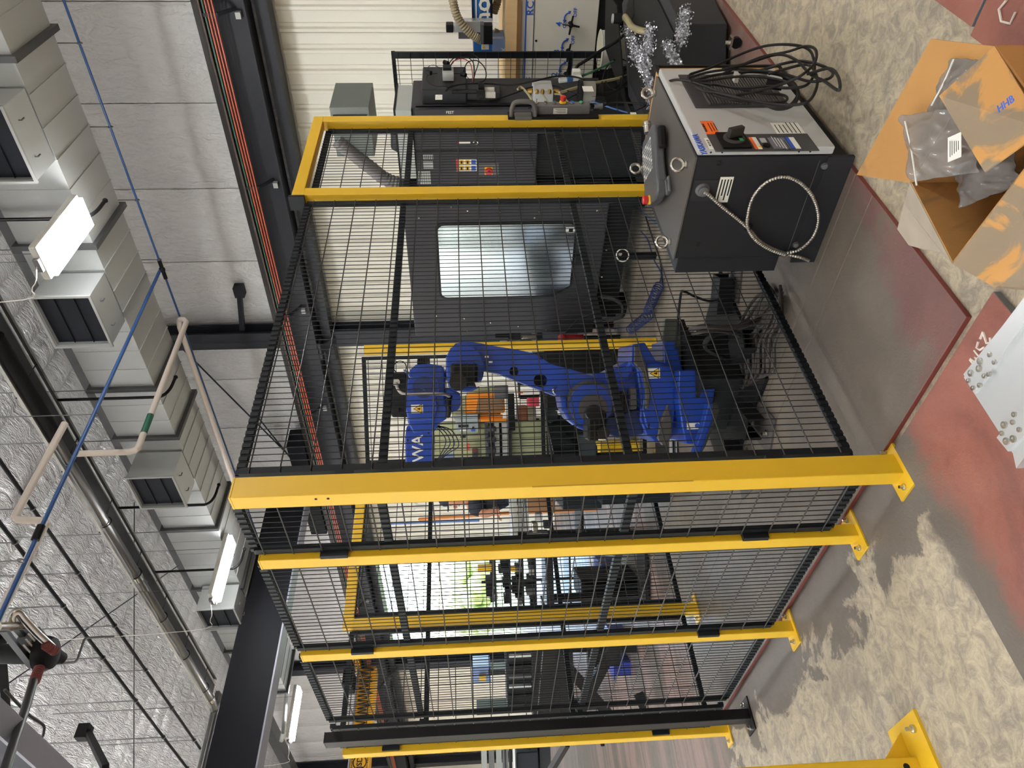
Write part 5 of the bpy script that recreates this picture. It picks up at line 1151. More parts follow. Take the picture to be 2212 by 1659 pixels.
for q in ((4.5,2.35),(6.0,2.05),(5.2,2.2)): MB().box(q[0]-.03, q[1]-.03, 0, q[0]+.03, q[1]+.03, .315).build('leg', ink, tr_)
ch = MB(); ch.fixn = False; rnd = random.Random(4)
bands = [((1352,60),(1368,95),(1372,120),(1395,160),(1408,200),(1412,235)), ((1402,60),(1400,90),(1398,110),(1385,120)), ((1440,95),(1452,120),(1462,150),(1445,170),(1432,190),(1420,215)), ((1378,115),(1390,135),(1396,140)), ((1480,20),(1475,60),(1470,90))]
for bd_ in bands:
    sp_ = spline([V((a, b, 0)) for a, b in bd_], 10)
    for q in sp_:
        for _ in range(42):
            x, y = q.x+rnd.gauss(0, 6), q.y+rnd.gauss(0, 6); z = .327
            p_ = atz(x, y, z+rnd.uniform(0, .02)); a_ = V((rnd.uniform(-1,1), rnd.uniform(-1,1), rnd.uniform(-1,1))).normalized()*.0065; b_ = a_.orthogonal().normalized()*.005
            ch.add([p_-a_, p_+b_, p_+a_, p_-b_], [(0,1,2,3)])
tag(ch.build('metal_chips', mat('chip_metal', '9C9CA0', .3, 1), None, kind='stuff'), 'glittering aluminium chips spilled over the black tray and tank', 'chips')
t = thing('tan_filter_box', 'tan ribbed plastic filter box at the top right corner behind the tank', 'filter', tuple(DP(1415,20,5.0)))
MB().obox(DP(1418,18,5.0), E1*.075, F2*.08, V((0,0,.135))).build('body', mat('tan_dark', '7A5A30', .5), t, bevel=.02); MB().obox(DP(1368,20,4.95), E1*.09, F2*.10, V((0,0,.022))).build('black_head', blk, t, bevel=.008)
MB().obox(DP(1405,8,4.9), E1*.003, F2*.002, V((0,0,.12))).build('rib', ink, t)
t = thing('black_filter', 'black finned motor housing beside the tan filter box', 'motor', tuple(DP(1450,60,4.7)))
MB().obox(DP(1448,60,4.7), E1*.070, F2*.07, V((0,0,.105))).build('body', blk, t, bevel=.02)
for k in range(8): MB().obox(DP(1448,40+5*k,4.6), E1*.003, F2*.035, V((0,0,.085))).build('fin', mat('fin', '232324', .5), t)
t = thing('ball_valve', 'cast grey valve with brass nipples at the end of the yellowed hose', 'valve', tuple(DP(1446,72,4.5)))
MB().tube([DP(1436,73,4.5), DP(1458,75,4.5)], .024, 14).tube([DP(1447,74,4.5), DP(1451,58,4.47)], .024, 14).build('body', mat('cast_grey', '6F6C64', .5, .3), t, True)
MB().tube([DP(1418,71,4.5), DP(1437,73,4.5)], .018, 12).tube([DP(1458,75,4.5), DP(1480,76,4.5)], .017, 12).build('nipple', br_, t, True)
tag(MB().tube(spline([DP(1350,36,4.9), DP(1357,45,4.85), DP(1366,58,4.75), DP(1385,66,4.6), DP(1420,71,4.5)], 7), .021, 12).build('clear_hose', MATS['hose_beige'], None, True), 'thick yellowed hose from the gauge to the grey valve', 'hose')
t = thing('pressure_gauge', 'round black pressure gauge on a brass stem by the tan filter box', 'gauge', tuple(DP(1335,40,5.0)))
MB().tube([DP(1325,40,5.0), DP(1343,40,5.0)], .034, 18).build('case', blk, t, True); MB().tube([DP(1322,40,5.0), DP(1325,40,5.0)], .030, 18).build('face', lgr, t, True); MB().tube([DP(1343,41,5.0), DP(1350,42,4.95)], .010, 8).build('stem', br_, t)
bk = thing('bucket', 'white plastic bucket with stained rim below the router table', 'bucket', tuple(DP(1345,100,6.0)))
b0 = DP(1350,108,6.0); b0.z = .10; bt = b0+V((0,0,.24))
MB().lathe(b0, (0,0,1), [(.12,0),(.142,.16),(.150,.165),(.150,.175),(.143,.18),(.150,.20),(.150,.21),(.15,.235),(.158,.24)], 24).build('pail', wht, bk, True); MB().lathe(b0+V((0,0,.238)), (0,0,1), [(.150,0),(.150,.004)], 24).build('lid', mat('lid_stained', 'CFCBB0', .5, var=.15, scale=8), bk)
tag(MB().box(b0.x-.2, b0.y-.2, .0, b0.x+.25, b0.y+.25, .095).build('low_platform', blk), 'low black platform under the white bucket', 'platform')

# ================================================================== CNC ROUTER AT THE RIGHT EDGE (building frame)
rt = bthing('router_table', 'white CNC router cabinet with blue lettering and four-way valve handles at the top right', 'machine tool', 6.9, 1.6, .25)
UF = 6.6
rw = mat('router_white', 'D4D0C4', .45, var=.03)
zt, zm, zbm = atu(1092,50,UF).z, atu(1125,50,UF).z, atu(1290,60,UF).z
vL = 2.62
MB(MB_).box(UF, -1.5, zbm, 7.8, vL, zm).build('cabinet', rw, rt, bevel=.006)
MB(MB_).box(UF-.02, -1.5, zm+.035, 7.82, vL+.01, zt).build('spoilboard', wood, rt); MB(MB_).box(UF-.025, -1.5, zm, 7.83, vL+.015, zm+.035).build('board_edge', mat('board_edge', '7A5A34', .6), rt)
MB(MB_).box(UF+.04, -1.5, 0, 7.7, vL-.03, zbm).build('base_frame', ink, rt)
MB(MB_).box(UF-.003, -1.5, atu(1137,60,UF).z, UF, vL, atu(1134,60,UF).z).build('blue_line', bluel, rt); MB(MB_).box(UF-.003, -1.5, atu(1154,60,UF).z, UF, vL, atu(1152,60,UF).z).build('dark_line', mgr, rt)
WXd, WYd = MB_.to_3x3() @ V((0,-1,0)), V((0,0,1))
def utext(nm, s, x, y, size, u=UF-.004, mt=bluel, par=rt, al='CENTER'): return text(nm, s, MB_ @ atu(x, y, u), WXd, WYd, size, mt, par, .001, al)
utext('lettering', 'RC', 1146, 18, .085); utext('lettering', 'RE', 1138, 178, .085)
for (vx, vy, dg) in ((1232,51,'4'), (1227,110,'3'), (1222,160,'2')):
    c_ = atu(vx, vy, UF); n_ = V((-1,0,0))
    MB(MB_).lathe(c_, n_, [(.022,0),(.022,.05),(.018,.055)], 14).build('valve_hub', blk, rt, True)
    for k in range(4):
        a = PI/2*k+.15; MB(MB_).tube([c_+n_*.045, c_+n_*.055+V((0, math.cos(a)*.075, math.sin(a)*.075))], [.010,.008], 8).build('valve_spoke', steel if k == 1 else blk, rt, True)
    utext('number', dg, vx-24, vy+1, .075); utext('lettering', 'OFF', vx+11, vy-24, .042); utext('lettering', 'ON', vx-12, vy+1, .042)
    MB(MB_).torus(c_+V((-.004,-.0,.0)), (1,0,0), .095, .006, 12, 6, *( (0, 0) if False else (.0, 1.2))).build('arrow', bluel, rt) if False else None
    ar = [c_+V((-.004, .045*math.cos(t)+.0 if False else 0, 0)) for t in (0,)]
    arc = [atu(vx-13,vy-8,UF-.005), atu(vx-12.5,vy-14,UF-.005), atu(vx-9,vy-20,UF-.005), atu(vx-3,vy-24,UF-.005)]
    MB(MB_).tube(spline(arc, 4), .006, 6).build('arrow_arc', bluel, rt); MB(MB_).lathe(arc[-1], (arc[-1]-arc[-2]), [(.014,0),(.001,.022)], 8).build('arrow_head', bluel, rt); MB(MB_).lathe(arc[0], (arc[0]-arc[1]), [(.014,0),(.001,.022)], 8).build('arrow_head', bluel, rt)
MB(MB_).lathe(atu(1158,88,UF), (-1,0,0), [(.01,0),(.01,.004)], 10).build('screw', steel, rt)
gn = bthing('router_gantry', 'blue router gantry with white letters no and silver trim', 'gantry', 6.9, 1.5, 1.2)
blu2 = mat('gantry_blue', '1F5FA0', .4)
def ubox(nm, x0, y0, x1, y1, u0, u1, mt, par, bev=.0):
    a, b = atu(x0, y0, u0), atu(x1, y1, u0); return MB(MB_).box(u0, a.y, a.z, u1, b.y, b.z).build(nm, mt, par, bevel=bev)
a, b = atu(1020,46,6.7), atu(1064,46,6.7)
MB(MB_).box(6.7, -1.4, b.z, 6.95, a.y, a.z).build('beam', blu2, gn, bevel=.004)
MB(MB_).box(6.69, -1.4, a.z-.012, 6.7, a.y, a.z).box(6.69, -1.4, b.z, 6.7, a.y, b.z+.02).build('beam_rail', blk, gn)
MB(MB_).box(6.692, -1.4, b.z+.035, 6.7, a.y-.01, b.z+.05).box(6.692, -1.4, a.z-.04, 6.7, a.y-.01, a.z-.03).build('white_stripe', wht, gn)
text('lettering', 'no', MB_ @ atu(1043,24,6.69), WXd, WYd, .20, wht, gn, .004)
ubox('carriage', 982, 46, 1064, 70, 6.6, 6.7, alu, gn, .004); ubox('carriage_back', 990, 66, 1060, 84, 6.66, 6.8, mgr, gn)
ubox('spindle_motor', 963, 54, 980, 71, 6.6, 6.7, blk, gn, .008); ubox('spindle_cap', 980, 55, 990, 70, 6.62, 6.72, lgr, gn, .006)
ubox('brush_skirt', 1044, 56, 1064, 96, 6.50, 6.6, blk, gn); ubox('skirt_plate', 1038, 54, 1046, 96, 6.5, 6.6, mgr, gn)
ubox('gantry_leg', 1022, 82, 1096, 112, 6.72, 6.95, blu2, gn, .004); ubox('pale_plate', 1064, 84, 1096, 126, 6.66, 6.72, mat('pale_blue', '7E96C0', .4), gn)
for y in (90, 99): ubox('warning_label', 1040, y, 1056, y+8, 6.708, 6.72, cream, gn); ubox('yellow_triangle', 1042, y+1.5, 1048, y+6.5, 6.706, 6.72, lbye, gn)
utext('axis_mark', 'X', 1088, 108, .05, 6.655, wht, gn); utext('axis_mark', 'Y', 1081, 116, .05, 6.655, wht, gn)
for nm_, pts, lb in (('a', [(976,-20),(980,10),(990,40),(1010,66),(1030,82),(1042,88)], 'beige ribbed dust hose curving over the router carriage'), ('b', [(1078,-20),(1074,5),(1066,28)], 'beige ribbed dust hose dropping behind the blue gantry beam'), ('c', [(1066,68),(1080,76),(1092,82)], 'short piece of beige ribbed dust hose behind the brush skirt')):
    hp = spline([atu(x, y, 6.55 if nm_ == 'a' else 6.9) for x, y in pts], 10)
    tag(MB(MB_).tube(hp, [.038 if i % 2 else .031 for i in range(len(hp))], 12).build('dust_hose', mat('hose_dust', '8F8266', .5), None, True), lb, 'hose')
# ================================================================== BACKGROUND BEHIND THE CAGE
def drect(nm, x0, y0, x1, y1, dep, th, mt, par=None, bev=0.0, ang=0.0):
    c_ = DP((x0+x1)/2, (y0+y1)/2, dep); k = dep/FPX
    return MB().obox(c_+F2*(th/2), E1*(abs(y1-y0)*k/2), F2*(th/2), V((0,0,abs(x1-x0)*k/2))).build(nm, mt, par, bevel=bev)
def dpoly(nm, pts, dep, th, mt, par=None, bev=0.0):
    c0 = DP(1100, 830, dep); q = [DP(a, b, dep)-c0 for a, b in pts]
    return MB().prism([(p.dot(E1), p.z) for p in q], lambda a, b, t: c0+E1*a+F2*t+V((0,0,b)), 0, th).build(nm, mt, par, bevel=bev)
def bg(nm, lb, cat, x, y, dep, grp=None): return thing(nm, lb, cat, tuple(DP(x, y, dep)), grp)
def toleg(t, x, y, dep, w=.05, off=.1, mt=None, nm='leg'):
    p_ = DP(x, y, dep)+F2*off; MB().box(p_.x-w/2, p_.y-w/2, 0.0, p_.x+w/2, p_.y+w/2, p_.z).build(nm, mt or blk, t)
# olive press
om = bg('press_machine', 'pale olive green press with orange guard behind the robot arm', 'machine tool', 1100, 930, 8)
D = 8.0
drect('column', 925, 915, 1050, 1062, D, .7, olive, om, .01); drect('lower_body', 1105, 905, 1182, 1062, D, .7, olive, om, .01)
dpoly('front_frame', [(1000,845),(1035,838),(1072,832),(1078,850),(1082,905),(1040,912),(985,912),(975,890),(985,868)], D+.05, .5, olive, om, .01)
dpoly('orange_guard', [(1010,850),(1088,848),(1092,885),(1088,892),(1003,893)], D-.06, .05, org2 := mat('orange_paint', 'E88A1C', .45), om)
dpoly('brown_window', [(1032,862),(1082,859),(1088,866),(1086,888),(1028,892)], D-.08, .02, mat('brown_glass', '8A6A4E', .25), om)
drect('orange_beam', 1036, 896, 1086, 906, D-.10, .05, org2, om); drect('orange_beam', 1034, 905, 1096, 912, D-.14, .09, org2, om)
drect('control_panel', 983, 896, 1033, 934, D-.16, .16, mat('panel_pale', '9AA3A6', .4), om, .005)
for (a, b, c_, e, m_) in ((990,918,1012,923,ink),(994,928,1008,931,cream),(1018,926,1026,932,bluel),(1020,922,1024,925,blk)): drect('panel_control', a, b, c_, e, D-.18, .02, m_, om)
drect('slide_rail', 1049, 914, 1056, 1060, D-.03, .03, mgr, om); drect('slide_dark', 1056, 914, 1070, 1060, D-.10, .10, dgr, om); drect('slide_plate', 1070, 914, 1080, 1060, D-.14, .14, galv, om); drect('slide_gap', 1080, 914, 1086, 1060, D-.08, .08, ink, om); drect('slide_plate', 1086, 914, 1099, 1060, D-.16, .16, galv, om); drect('slide_cover', 1099, 914, 1106, 1060, D-.06, .06, mgr, om)
for y in (922, 945, 968, 990, 1012): drect('tool_clamp', 1050, y, 1072, y+11, D-.24, .14, mat('clamp', '3C4245', .4, .4), om, .01)
drect('sight_ring', 995, 941, 1006, 946, D-.02, .02, ink, om); drect('warning_strip', 1008, 958, 1014, 972, D-.01, .01, mat('label_red', 'C4483C', .5), om); drect('valve', 1020, 970, 1032, 990, D-.08, .08, MATS['clamp'], om); drect('red_lever', 1020, 969, 1031, 976, D-.12, .04, mat('dark_red', '6A1C1E', .5), om); drect('blue_label', 960, 980, 982, 994, D-.01, .01, mat('label_blue', '6E86B0', .5), om)
drect('roller_arm', 1068, 832, 1098, 862, D-.2, .12, mgr, om, .01); drect('brown_motor_guard', 1118, 876, 1140, 908, D-.35, .25, mat('motor_guard', '6A3E1E', .45), om, .01); drect('motor_body', 1140, 876, 1158, 908, D-.35, .25, mat('motor_olive', '6E6A58', .5), om, .01)
drect('cable_chain', 1098, 850, 1112, 930, D-.3, .12, blk, om, .006); drect('bracket_black', 1108, 905, 1165, 910, D-.3, .1, ink, om)
drect('red_bag', 1140, 858, 1168, 878, 6.6, .15, mat('bag_red', 'A8243A', .7), None, .02); o = bpy.data.objects['red_bag']; tag(o, 'red and white fabric bag hanging behind the lower robot arm', 'bag')
drect('white_strip', 1165, 856, 1169, 878, 6.58, .02, wht, o)
t = bg('paint_can', 'row of small cans and papers behind the robot elbow', 'cans', 1115, 835, 7); drect('can', 1112, 830, 1120, 858, 6.9, .1, cream, t, .01); drect('orange_box', 1118, 846, 1130, 850, 6.9, .1, org, t); drect('shelf_plate', 1120, 826, 1124, 860, 6.9, .14, dgr, t); toleg(t, 1123, 828, 6.9, .03, .05); toleg(t, 1123, 858, 6.9, .03, .05)
drect('plinth', 1182, 915, 1212, 1055, D, .6, dgr, om)
for y in (925, 1045): toleg(om, 1210, y, D, .12, .3)
# black screen box behind arm
t = bg('black_cabinet', 'tall black sheet metal cabinet behind the lower robot arm', 'cabinet', 1250, 810, 6.2)
drect('body', 1176, 748, 1345, 884, 6.25, .5, mat('cab_black', '101011', .5), t, .01); drect('door_line', 1180, 815, 1340, 816, 6.24, .01, ink, t)
t = bg('assembly_bench', 'cluttered bench with pneumatic parts behind the yellow rear post', 'bench', 1120, 735, 7.2)
drect('bench_top', 1160, 700, 1172, 775, 7.2, .6, galvd, t)
toleg(t, 1170, 704, 7.2); toleg(t, 1170, 771, 7.2, .05, .5)
for (a, b, c_, e, m_) in ((1070,705,1100,730,blk),(1080,735,1096,750,lgr),(1100,715,1125,735,dgr),(1128,722,1160,732,steel),(1140,738,1158,750,bluep),(1110,745,1130,765,mgr),(1100,758,1108,775,steel)): drect('pneumatic_part', a, b, c_, e, 7.1, .12, m_, t, .01)
t = bg('red_crate', 'bright red crate beside the yellow rear post', 'crate', 1240, 735, 7.0); drect('stand', 1262, 724, 1344, 746, 7.0, .28, dgr, t); drect('body', 1218, 722, 1262, 748, 7.0, .3, mat('crate_red', 'C0202A', .45), t, .01); drect('white_label', 1225, 744, 1250, 748, 6.98, .02, wht, t); drect('rim', 1215, 720, 1220, 750, 6.97, .36, mat('crate_red', 'C0202A', .45), t)
# slate hopper
t = bg('scrap_chute', 'slate grey sheet metal chute behind the robot base', 'chute', 1220, 940, 5.8)
dpoly('upper_lip', [(1178,890),(1205,888),(1206,905),(1190,915),(1180,905)], 5.7, .25, slate, t, .004)
dpoly('side_panel', [(1180,906),(1206,896),(1245,905),(1270,925),(1292,965),(1300,1062),(1240,1062),(1196,1062),(1188,960)], 5.85, .10, slate, t, .004)
dpoly('front_panel', [(1182,912),(1210,920),(1240,960),(1262,1000),(1275,1062),(1215,1062)], 5.75, .08, mat('slate_dark', '141A1D', .45), t, .004)
drect('support_leg', 1254, 940, 1288, 1062, 5.6, .08, mat('leg_slate', '2E3538', .45), t)
t = bg('yellow_cart', 'yellow wheeled cart low behind the robot base', 'cart', 1350, 968, 6.4)
drect('body', 1296, 956, 1398, 990, 6.4, .4, yel, t, .01); drect('aluminium_case', 1405, 955, 1426, 988, 6.3, .4, alu, t, .01); drect('black_gap', 1398, 956, 1405, 990, 6.42, .3, ink, t)
for y in (958, 984): MB().tube([DP(1398,y,6.38), DP(1398,y+4,6.38)], .03, 12).build('wheel', blk, t, True)
t = bg('roller_stand', 'dark frame with shiny guide rails on the floor left of the robot base', 'stand', 1450, 975, 5.2)
drect('frame', 1446, 944, 1470, 998, 5.2, .4, dgr, t); drect('rail', 1450, 948, 1453, 998, 5.15, .05, alu, t); drect('rail', 1460, 952, 1463, 998, 5.15, .05, alu, t)
drect('side_frame', 1478, 985, 1620, 1062, 4.9, .25, slate, t, .004)
# person behind the corner post
pn = bg('person', 'person in dark work shirt and cap leaning over the bench behind the corner post', 'person', 1060, 1050, 7.3)
PDp = 7.3
def skin_fig(nm, chains, mt, par, sub=2):
    vs, es, rs = [], [], []; idx = {}
    for ch_ in chains:
        prev = None
        for (x, y, d, r) in ch_:
            key = (x, y, d)
            if key not in idx: idx[key] = len(vs); vs.append(DP(x, y, PDp)+F2*d); rs.append(r)
            if prev is not None: es.append((prev, idx[key]))
            prev = idx[key]
    me = bpy.data.meshes.new(nm); me.from_pydata([tuple(v) for v in vs], es, []); ob = bpy.data.objects.new(nm, me); C.objects.link(ob)
    sm = ob.modifiers.new('skin', 'SKIN')
    if not me.skin_vertices: 
        bm = bmesh.new(); bm.from_mesh(me); bm.verts.layers.skin.verify(); bm.to_mesh(me); bm.free()
    for i, r in enumerate(rs): me.skin_vertices[0].data[i].radius = (r, r); me.skin_vertices[0].data[i].use_root = (i == 0)
    ss = ob.modifiers.new('s', 'SUBSURF'); ss.levels = ss.render_levels = sub
    dg_ = bpy.context.evaluated_depsgraph_get(); dg_.update(); m2 = bpy.data.meshes.new_from_object(ob.evaluated_get(dg_)); bpy.data.objects.remove(ob)
    for p_ in m2.polygons: p_.use_smooth = True
    m2.materials.clear(); m2.materials.append(mt); o = bpy.data.objects.new(nm, m2); C.objects.link(o); link(o, par); return o
skin_c = mat('skin', 'B07A5E', .5, var=.05); shirt = mat('shirt_dark', '2B2F38', .8); jeans = mat('jeans', '2A3346', .8)
fy = 1020+1.5*FPX/PDp
DPp = DP
body = skin_fig('body', [[(1100,1056,0,.12),(1075,1068,0,.13),(1045,1080,0,.14),(1022,1084,0,.11),(1010,1082,0,.052),(1001,1080,0,.05),(986,1077,0,.085),(971,1075,0,.09),(958,1074,0,.075)],
   [(1022,1084,0,.11),(1026,1088,-.17,.062),(1046,1104,-.20,.048),(1058,1100,-.20,.040),(1068,1094,-.20,.032),(1073,1091,-.19,.028)], [(1022,1084,0,.11),(1026,1088,.17,.062),(1048,1104,.2,.048),(1060,1100,.2,.038),(1070,1096,.19,.030),(1074,1093,.18,.028)],
   [(1100,1056,0,.12),(1112,1054,-.10,.10),(1215,1056,-.11,.06),(fy-14,1048,-.11,.042),(fy-6,1058,-.11,.04),(fy-4,1068,-.11,.03)], [(1100,1056,0,.12),(1112,1054,.10,.10),(1215,1050,.11,.06),(fy-14,1040,.11,.042),(fy-6,1050,.11,.04),(fy-4,1062,.11,.03)]], skin_c, pn)
sh = skin_fig('shirt', [[(1108,1056,0,.145),(1075,1068,0,.165),(1045,1080,0,.172),(1024,1083,0,.14),(1015,1083,0,.08)], [(1024,1083,0,.14),(1027,1089,-.17,.088),(1044,1103,-.198,.070)], [(1024,1083,0,.14),(1027,1089,.17,.088),(1046,1103,.198,.070)]], shirt, pn)
skin_fig('trousers', [[(1104,1056,0,.15),(1112,1054,-.10,.118),(1215,1056,-.11,.080),(fy-16,1048,-.11,.064)], [(1104,1056,0,.15),(1112,1054,.10,.118),(1215,1050,.11,.080),(fy-16,1040,.11,.064)]], jeans, pn)
for s_ in (-.11, .11): MB().obox(DP(fy-3,1056,PDp)+F2*s_, E1*.13, F2*.048, V((0,0,.038))).build('shoe', blk, pn, bevel=.02)
MB().ball(DPp(962,1073,PDp), .102, 14, (1,1,.78)).build('cap', shirt, pn, True); MB().obox(DPp(968,1095,PDp), E1*.04, F2*.06, V((0,0,.006))).build('cap_peak', shirt, pn, bevel=.004)
MB().tube([DPp(980,1093,PDp), DPp(984,1097,PDp), DPp(987,1094,PDp)], [.010,.016,.012], 8).build('nose', skin_c, pn, True)
for s_ in (-.034, .034): MB().ball(DPp(978,1091,PDp)+F2*s_, .012, 8).build('eye', wht, pn, True)
MB().obox(DPp(992,1092,PDp), E1*.006, F2*.026, V((0,0,.004))).build('mouth', mat('lip', '232327', .45) if False else mat('lips', '8A4A42', .6), pn)
for s_ in (-.088, .088): MB().ball(DPp(981,1074,PDp)+F2*s_, .024, 8, (1,.5,1.2)).build('ear', skin_c, pn, True)
for s_ in (-.17, .17):
    w_ = DPp(1074,1091,PDp)+F2*s_
    MB().obox(w_+E1*.035, E1*.042, F2*.038, V((0,0,.014))).build('palm', skin_c, pn, bevel=.012)
    for k in range(4): b0_ = w_+E1*.075+F2*(.028-.019*k); MB().tube([b0_, b0_+E1*.035+V((0,0,-.012)), b0_+E1*(.052-.004*abs(k-1))+V((0,0,-.034))], [.010,.009,.007], 7).build('finger', skin_c, pn, True)
    MB().tube([w_+E1*.015-F2*.036, w_+E1*.045-F2*.055+V((0,0,-.01)), w_+E1*.065-F2*.052+V((0,0,-.025))], [.012,.010,.008], 7).build('thumb', skin_c, pn, True)
# workbenches, shelves and clutter left of the corner post (deeper)
def bench(nm, lb, x0, x1, y0, y1, dep, mtop, leg=mat('leg_dark', '1C1A18', .5), th=.7, shelf=None):
    t = bg(nm, lb, 'table', x1, (y0+y1)/2, dep); k = dep/FPX
    drect('table_top', x0, y0, x1, y1, dep, th, mtop, t, .004)
    fx = 1015+.029*((y0+y1)/2-830)+1.5*FPX/dep
    for yy in (y0+3, y1-3):
        for dd in (.03, th-.08):
            p_ = DP(x1, yy, dep)+F2*dd; MB().box(p_.x-.03, p_.y-.03, 0, p_.x+.03, p_.y+.03, p_.z).build('leg', leg, t)
    if shelf:
        p_ = DP(shelf, y0, dep); q_ = DP(shelf, y1, dep); MB().obox((p_+q_)/2+F2*(th/2), E1*((p_-q_).length/2-.02), F2*(th/2-.05), V((0,0,.012))).build('shelf', leg, t)
    return t
bench('steel_table', 'bright steel table in front of the leaning person', 1106, 1118, 1066, 1182, 6.45, galv, th=.5, shelf=1260)
t = bg('tool_stack', 'pale metal channels and a wooden box stacked under the steel table top', 'stack', 1150, 1120, 6.8)
drect('wood_box', 1140, 1070, 1200, 1105, 6.5, .3, mat('box_wood', '8A6440', .6), t, .005)
for k in range(4): drect('metal_channel', 1120+6*k, 1070, 1124+6*k, 1150, 6.5, .1, (galv, lgr)[k % 2], t)
for (a, b, c_, e, m_) in ((1158,1110,1172,1128,lgr),(1175,1128,1190,1142,dgr),(1150,1130,1162,1150,steel),(1140,1150,1185,1165,mgr)): drect('small_part', a, b, c_, e, 6.5, .12, m_, t, .005)
t = bg('wooden_plank', 'orange-brown timber lath leaning on the white wall beside the person', 'plank', 1000, 1110, 9.0)
pe_ = DP(1105,1108,8.6); pe2 = V((pe_.x, pe_.y, .01)); MB().tube([DP(905,1122,9.2), pe_, pe2], .022, 4).build('plank', mat('plank_orange', 'B4703A', .6), t)
t = bg('blue_pipe_rail', 'thin blue pipe fixed along the white wall behind the person', 'pipe', 900, 1130, 9.6); MB().tube([DP(842,1131,9.8), DP(1035,1124,9.6)], .018, 8).build('pipe', bluep, t, True)
bench('work_table', 'long dark welding table left of the corner post', 1180, 1196, 1192, 1320, 6.1, mat('table_dark', '171617', .5), th=.4, shelf=1400)
t = bg('dark_cabinet', 'slate cabinet low behind the narrow mesh panel', 'cabinet', 1300, 1110, 5.6)
drect('body', 1215, 1062, 1300, 1100, 5.6, .5, slate, t, .006); drect('foot_frame', 1300, 1062, 1540, 1086, 5.4, .3, slate, t, .004)
# rack with clutter
t = bg('storage_rack', 'dark shelving rack full of black parts in front of the bright doorway', 'rack', 1150, 1250, 9.5)
for x in (1068, 1100, 1128, 1155, 1190, 1230): drect('shelf', x, 1192, x+4, 1312, 9.5, .6, dgr, t)
for y in (1192, 1250, 1308): drect('rack_upright', 1040, y, 1350, y+4, 9.45, .05, dgr, t)
rnd = random.Random(11)
for x in (1068, 1100, 1128, 1155, 1190):
    y = 1197
    while y < 1300:
        w_ = rnd.uniform(5, 16); h_ = rnd.uniform(8, 24)
        drect('stored_part', x-h_, y, x, y+w_, 9.5+rnd.uniform(0,.2), .25, rnd.choice([blk, dgr, mgr, lgr, slate, blk, blk, galvd]), t)
        y += w_+rnd.uniform(2, 9)
for (a, b, c_, e) in ((1032,1223,1062,1236),(1104,1228,1116,1236)): o = drect('yellow_clamp', a, b, c_, e, 9.3, .12, yel, t)
for (x, y, lb) in ((1326,1236,'blue plastic bin on the rack shelf behind the third post, right one'),(1330,1268,'blue plastic bin on the rack shelf behind the third post, left one'),(1362,1398,'upper blue plastic bin between the third post and the black post'),(1362,1450,'lower blue plastic bin between the third post and the black post')):
    t = bg('plastic_bin', lb, 'bin', x, y, 7.0, 'blue plastic bins'); w_, h_ = (46, 26) if y < 1300 else (66, 34)
    dpoly('bin_body', [(x-w_/2,y-h_/2),(x+w_/2,y-h_/2+3),(x+w_/2,y+h_/2-3),(x-w_/2,y+h_/2)], 7.0, .4, mat('bin_blue', '24389A', .45), t, .01); drect('bin_rim', x-w_/2-3, y-h_/2-2, x-w_/2, y+h_/2+2, 6.98, .46, mat('bin_blue', '24389A', .45), t)
t = bg('black_enclosure', 'large black enclosure low behind the rear door', 'cabinet', 1400, 1270, 5.9)
drect('body', 1255, 1250, 1440, 1300, 6.6, .5, blk, t, .01); drect('shade_panel', 1400, 1196, 1470, 1300, 6.9, .3, blk, t, .01)
for y in (1262, 1278): drect('slot', 1262, y, 1400, y+1.5, 6.58, .02, dgr, t)
t = bg('angled_frame', 'dark welded frame with slanting legs left of the third yellow post', 'frame', 1350, 1470, 6.6)
fr = mat('frame_dark', '1B1817', .5)
for (a, b, dep) in (((1120,1395),(1560,1400),6.8),((1185,1385),(1170,1560),6.6),((1190,1400),(1330,1560),6.6),((1330,1388),(1240,1560),6.5),((1440,1388),(1430,1560),6.3),((1380,1500),(1405,1560),6.5)):
    MB().bar(DP(*a, dep), DP(*b, dep), .09, .06, F2).build('frame_member', fr, t)
drect('plate', 1270, 1398, 1340, 1440, 6.7, .1, fr, t)
t = bg('press_brake', 'dark slotted machine body behind the black post', 'machine tool', 1180, 1480, 8.8)
drect('body', 1150, 1400, 1240, 1560, 8.8, .6, mat('body_brown', '171412', .5), t, .01); drect('head', 1095, 1410, 1150, 1540, 8.9, .5, dgr, t, .01)
for y in (1410, 1548): toleg(t, 1238, y, 8.8, .1, .3)
for k in range(6): drect('cylinder_rod', 1100, 1415+22*k, 1148, 1421+22*k, 8.85, .06, (galv, blk, mgr)[k % 3], t)
t = bg('blue_machine', 'small pale blue and yellow machine near the bright doorway', 'machine tool', 1050, 1460, 12); drect('body', 1020, 1440, 1060, 1475, 12, .5, mat('pale_steel_blue', '6E86B8', .45), t, .01); drect('yellow_cover', 1035, 1462, 1050, 1472, 11.9, .1, yel, t); drect('column', 1055, 1446, 1110, 1458, 12, .3, dgr, t); toleg(t, 1109, 1452, 12, .3, .15)
t = bg('yellow_gate_bars', 'pair of yellow bars low in the distance left of the doorway', 'barrier', 1060, 1520, 11); drect('bar', 1030, 1520, 1070, 1524, 11, .06, yel, t); drect('bar', 1068, 1528, 1084, 1532, 11, .06, yel, t); toleg(t, 1069, 1522, 11, .04, .03)
t = bg('rail_bench', 'long dark rail bench below the yellow bars', 'bench', 1100, 1545, 10); drect('beam', 1030, 1535, 1140, 1542, 10, .4, dgr, t); drect('leg', 1130, 1530, 1260, 1536, 10, .3, dgr, t)
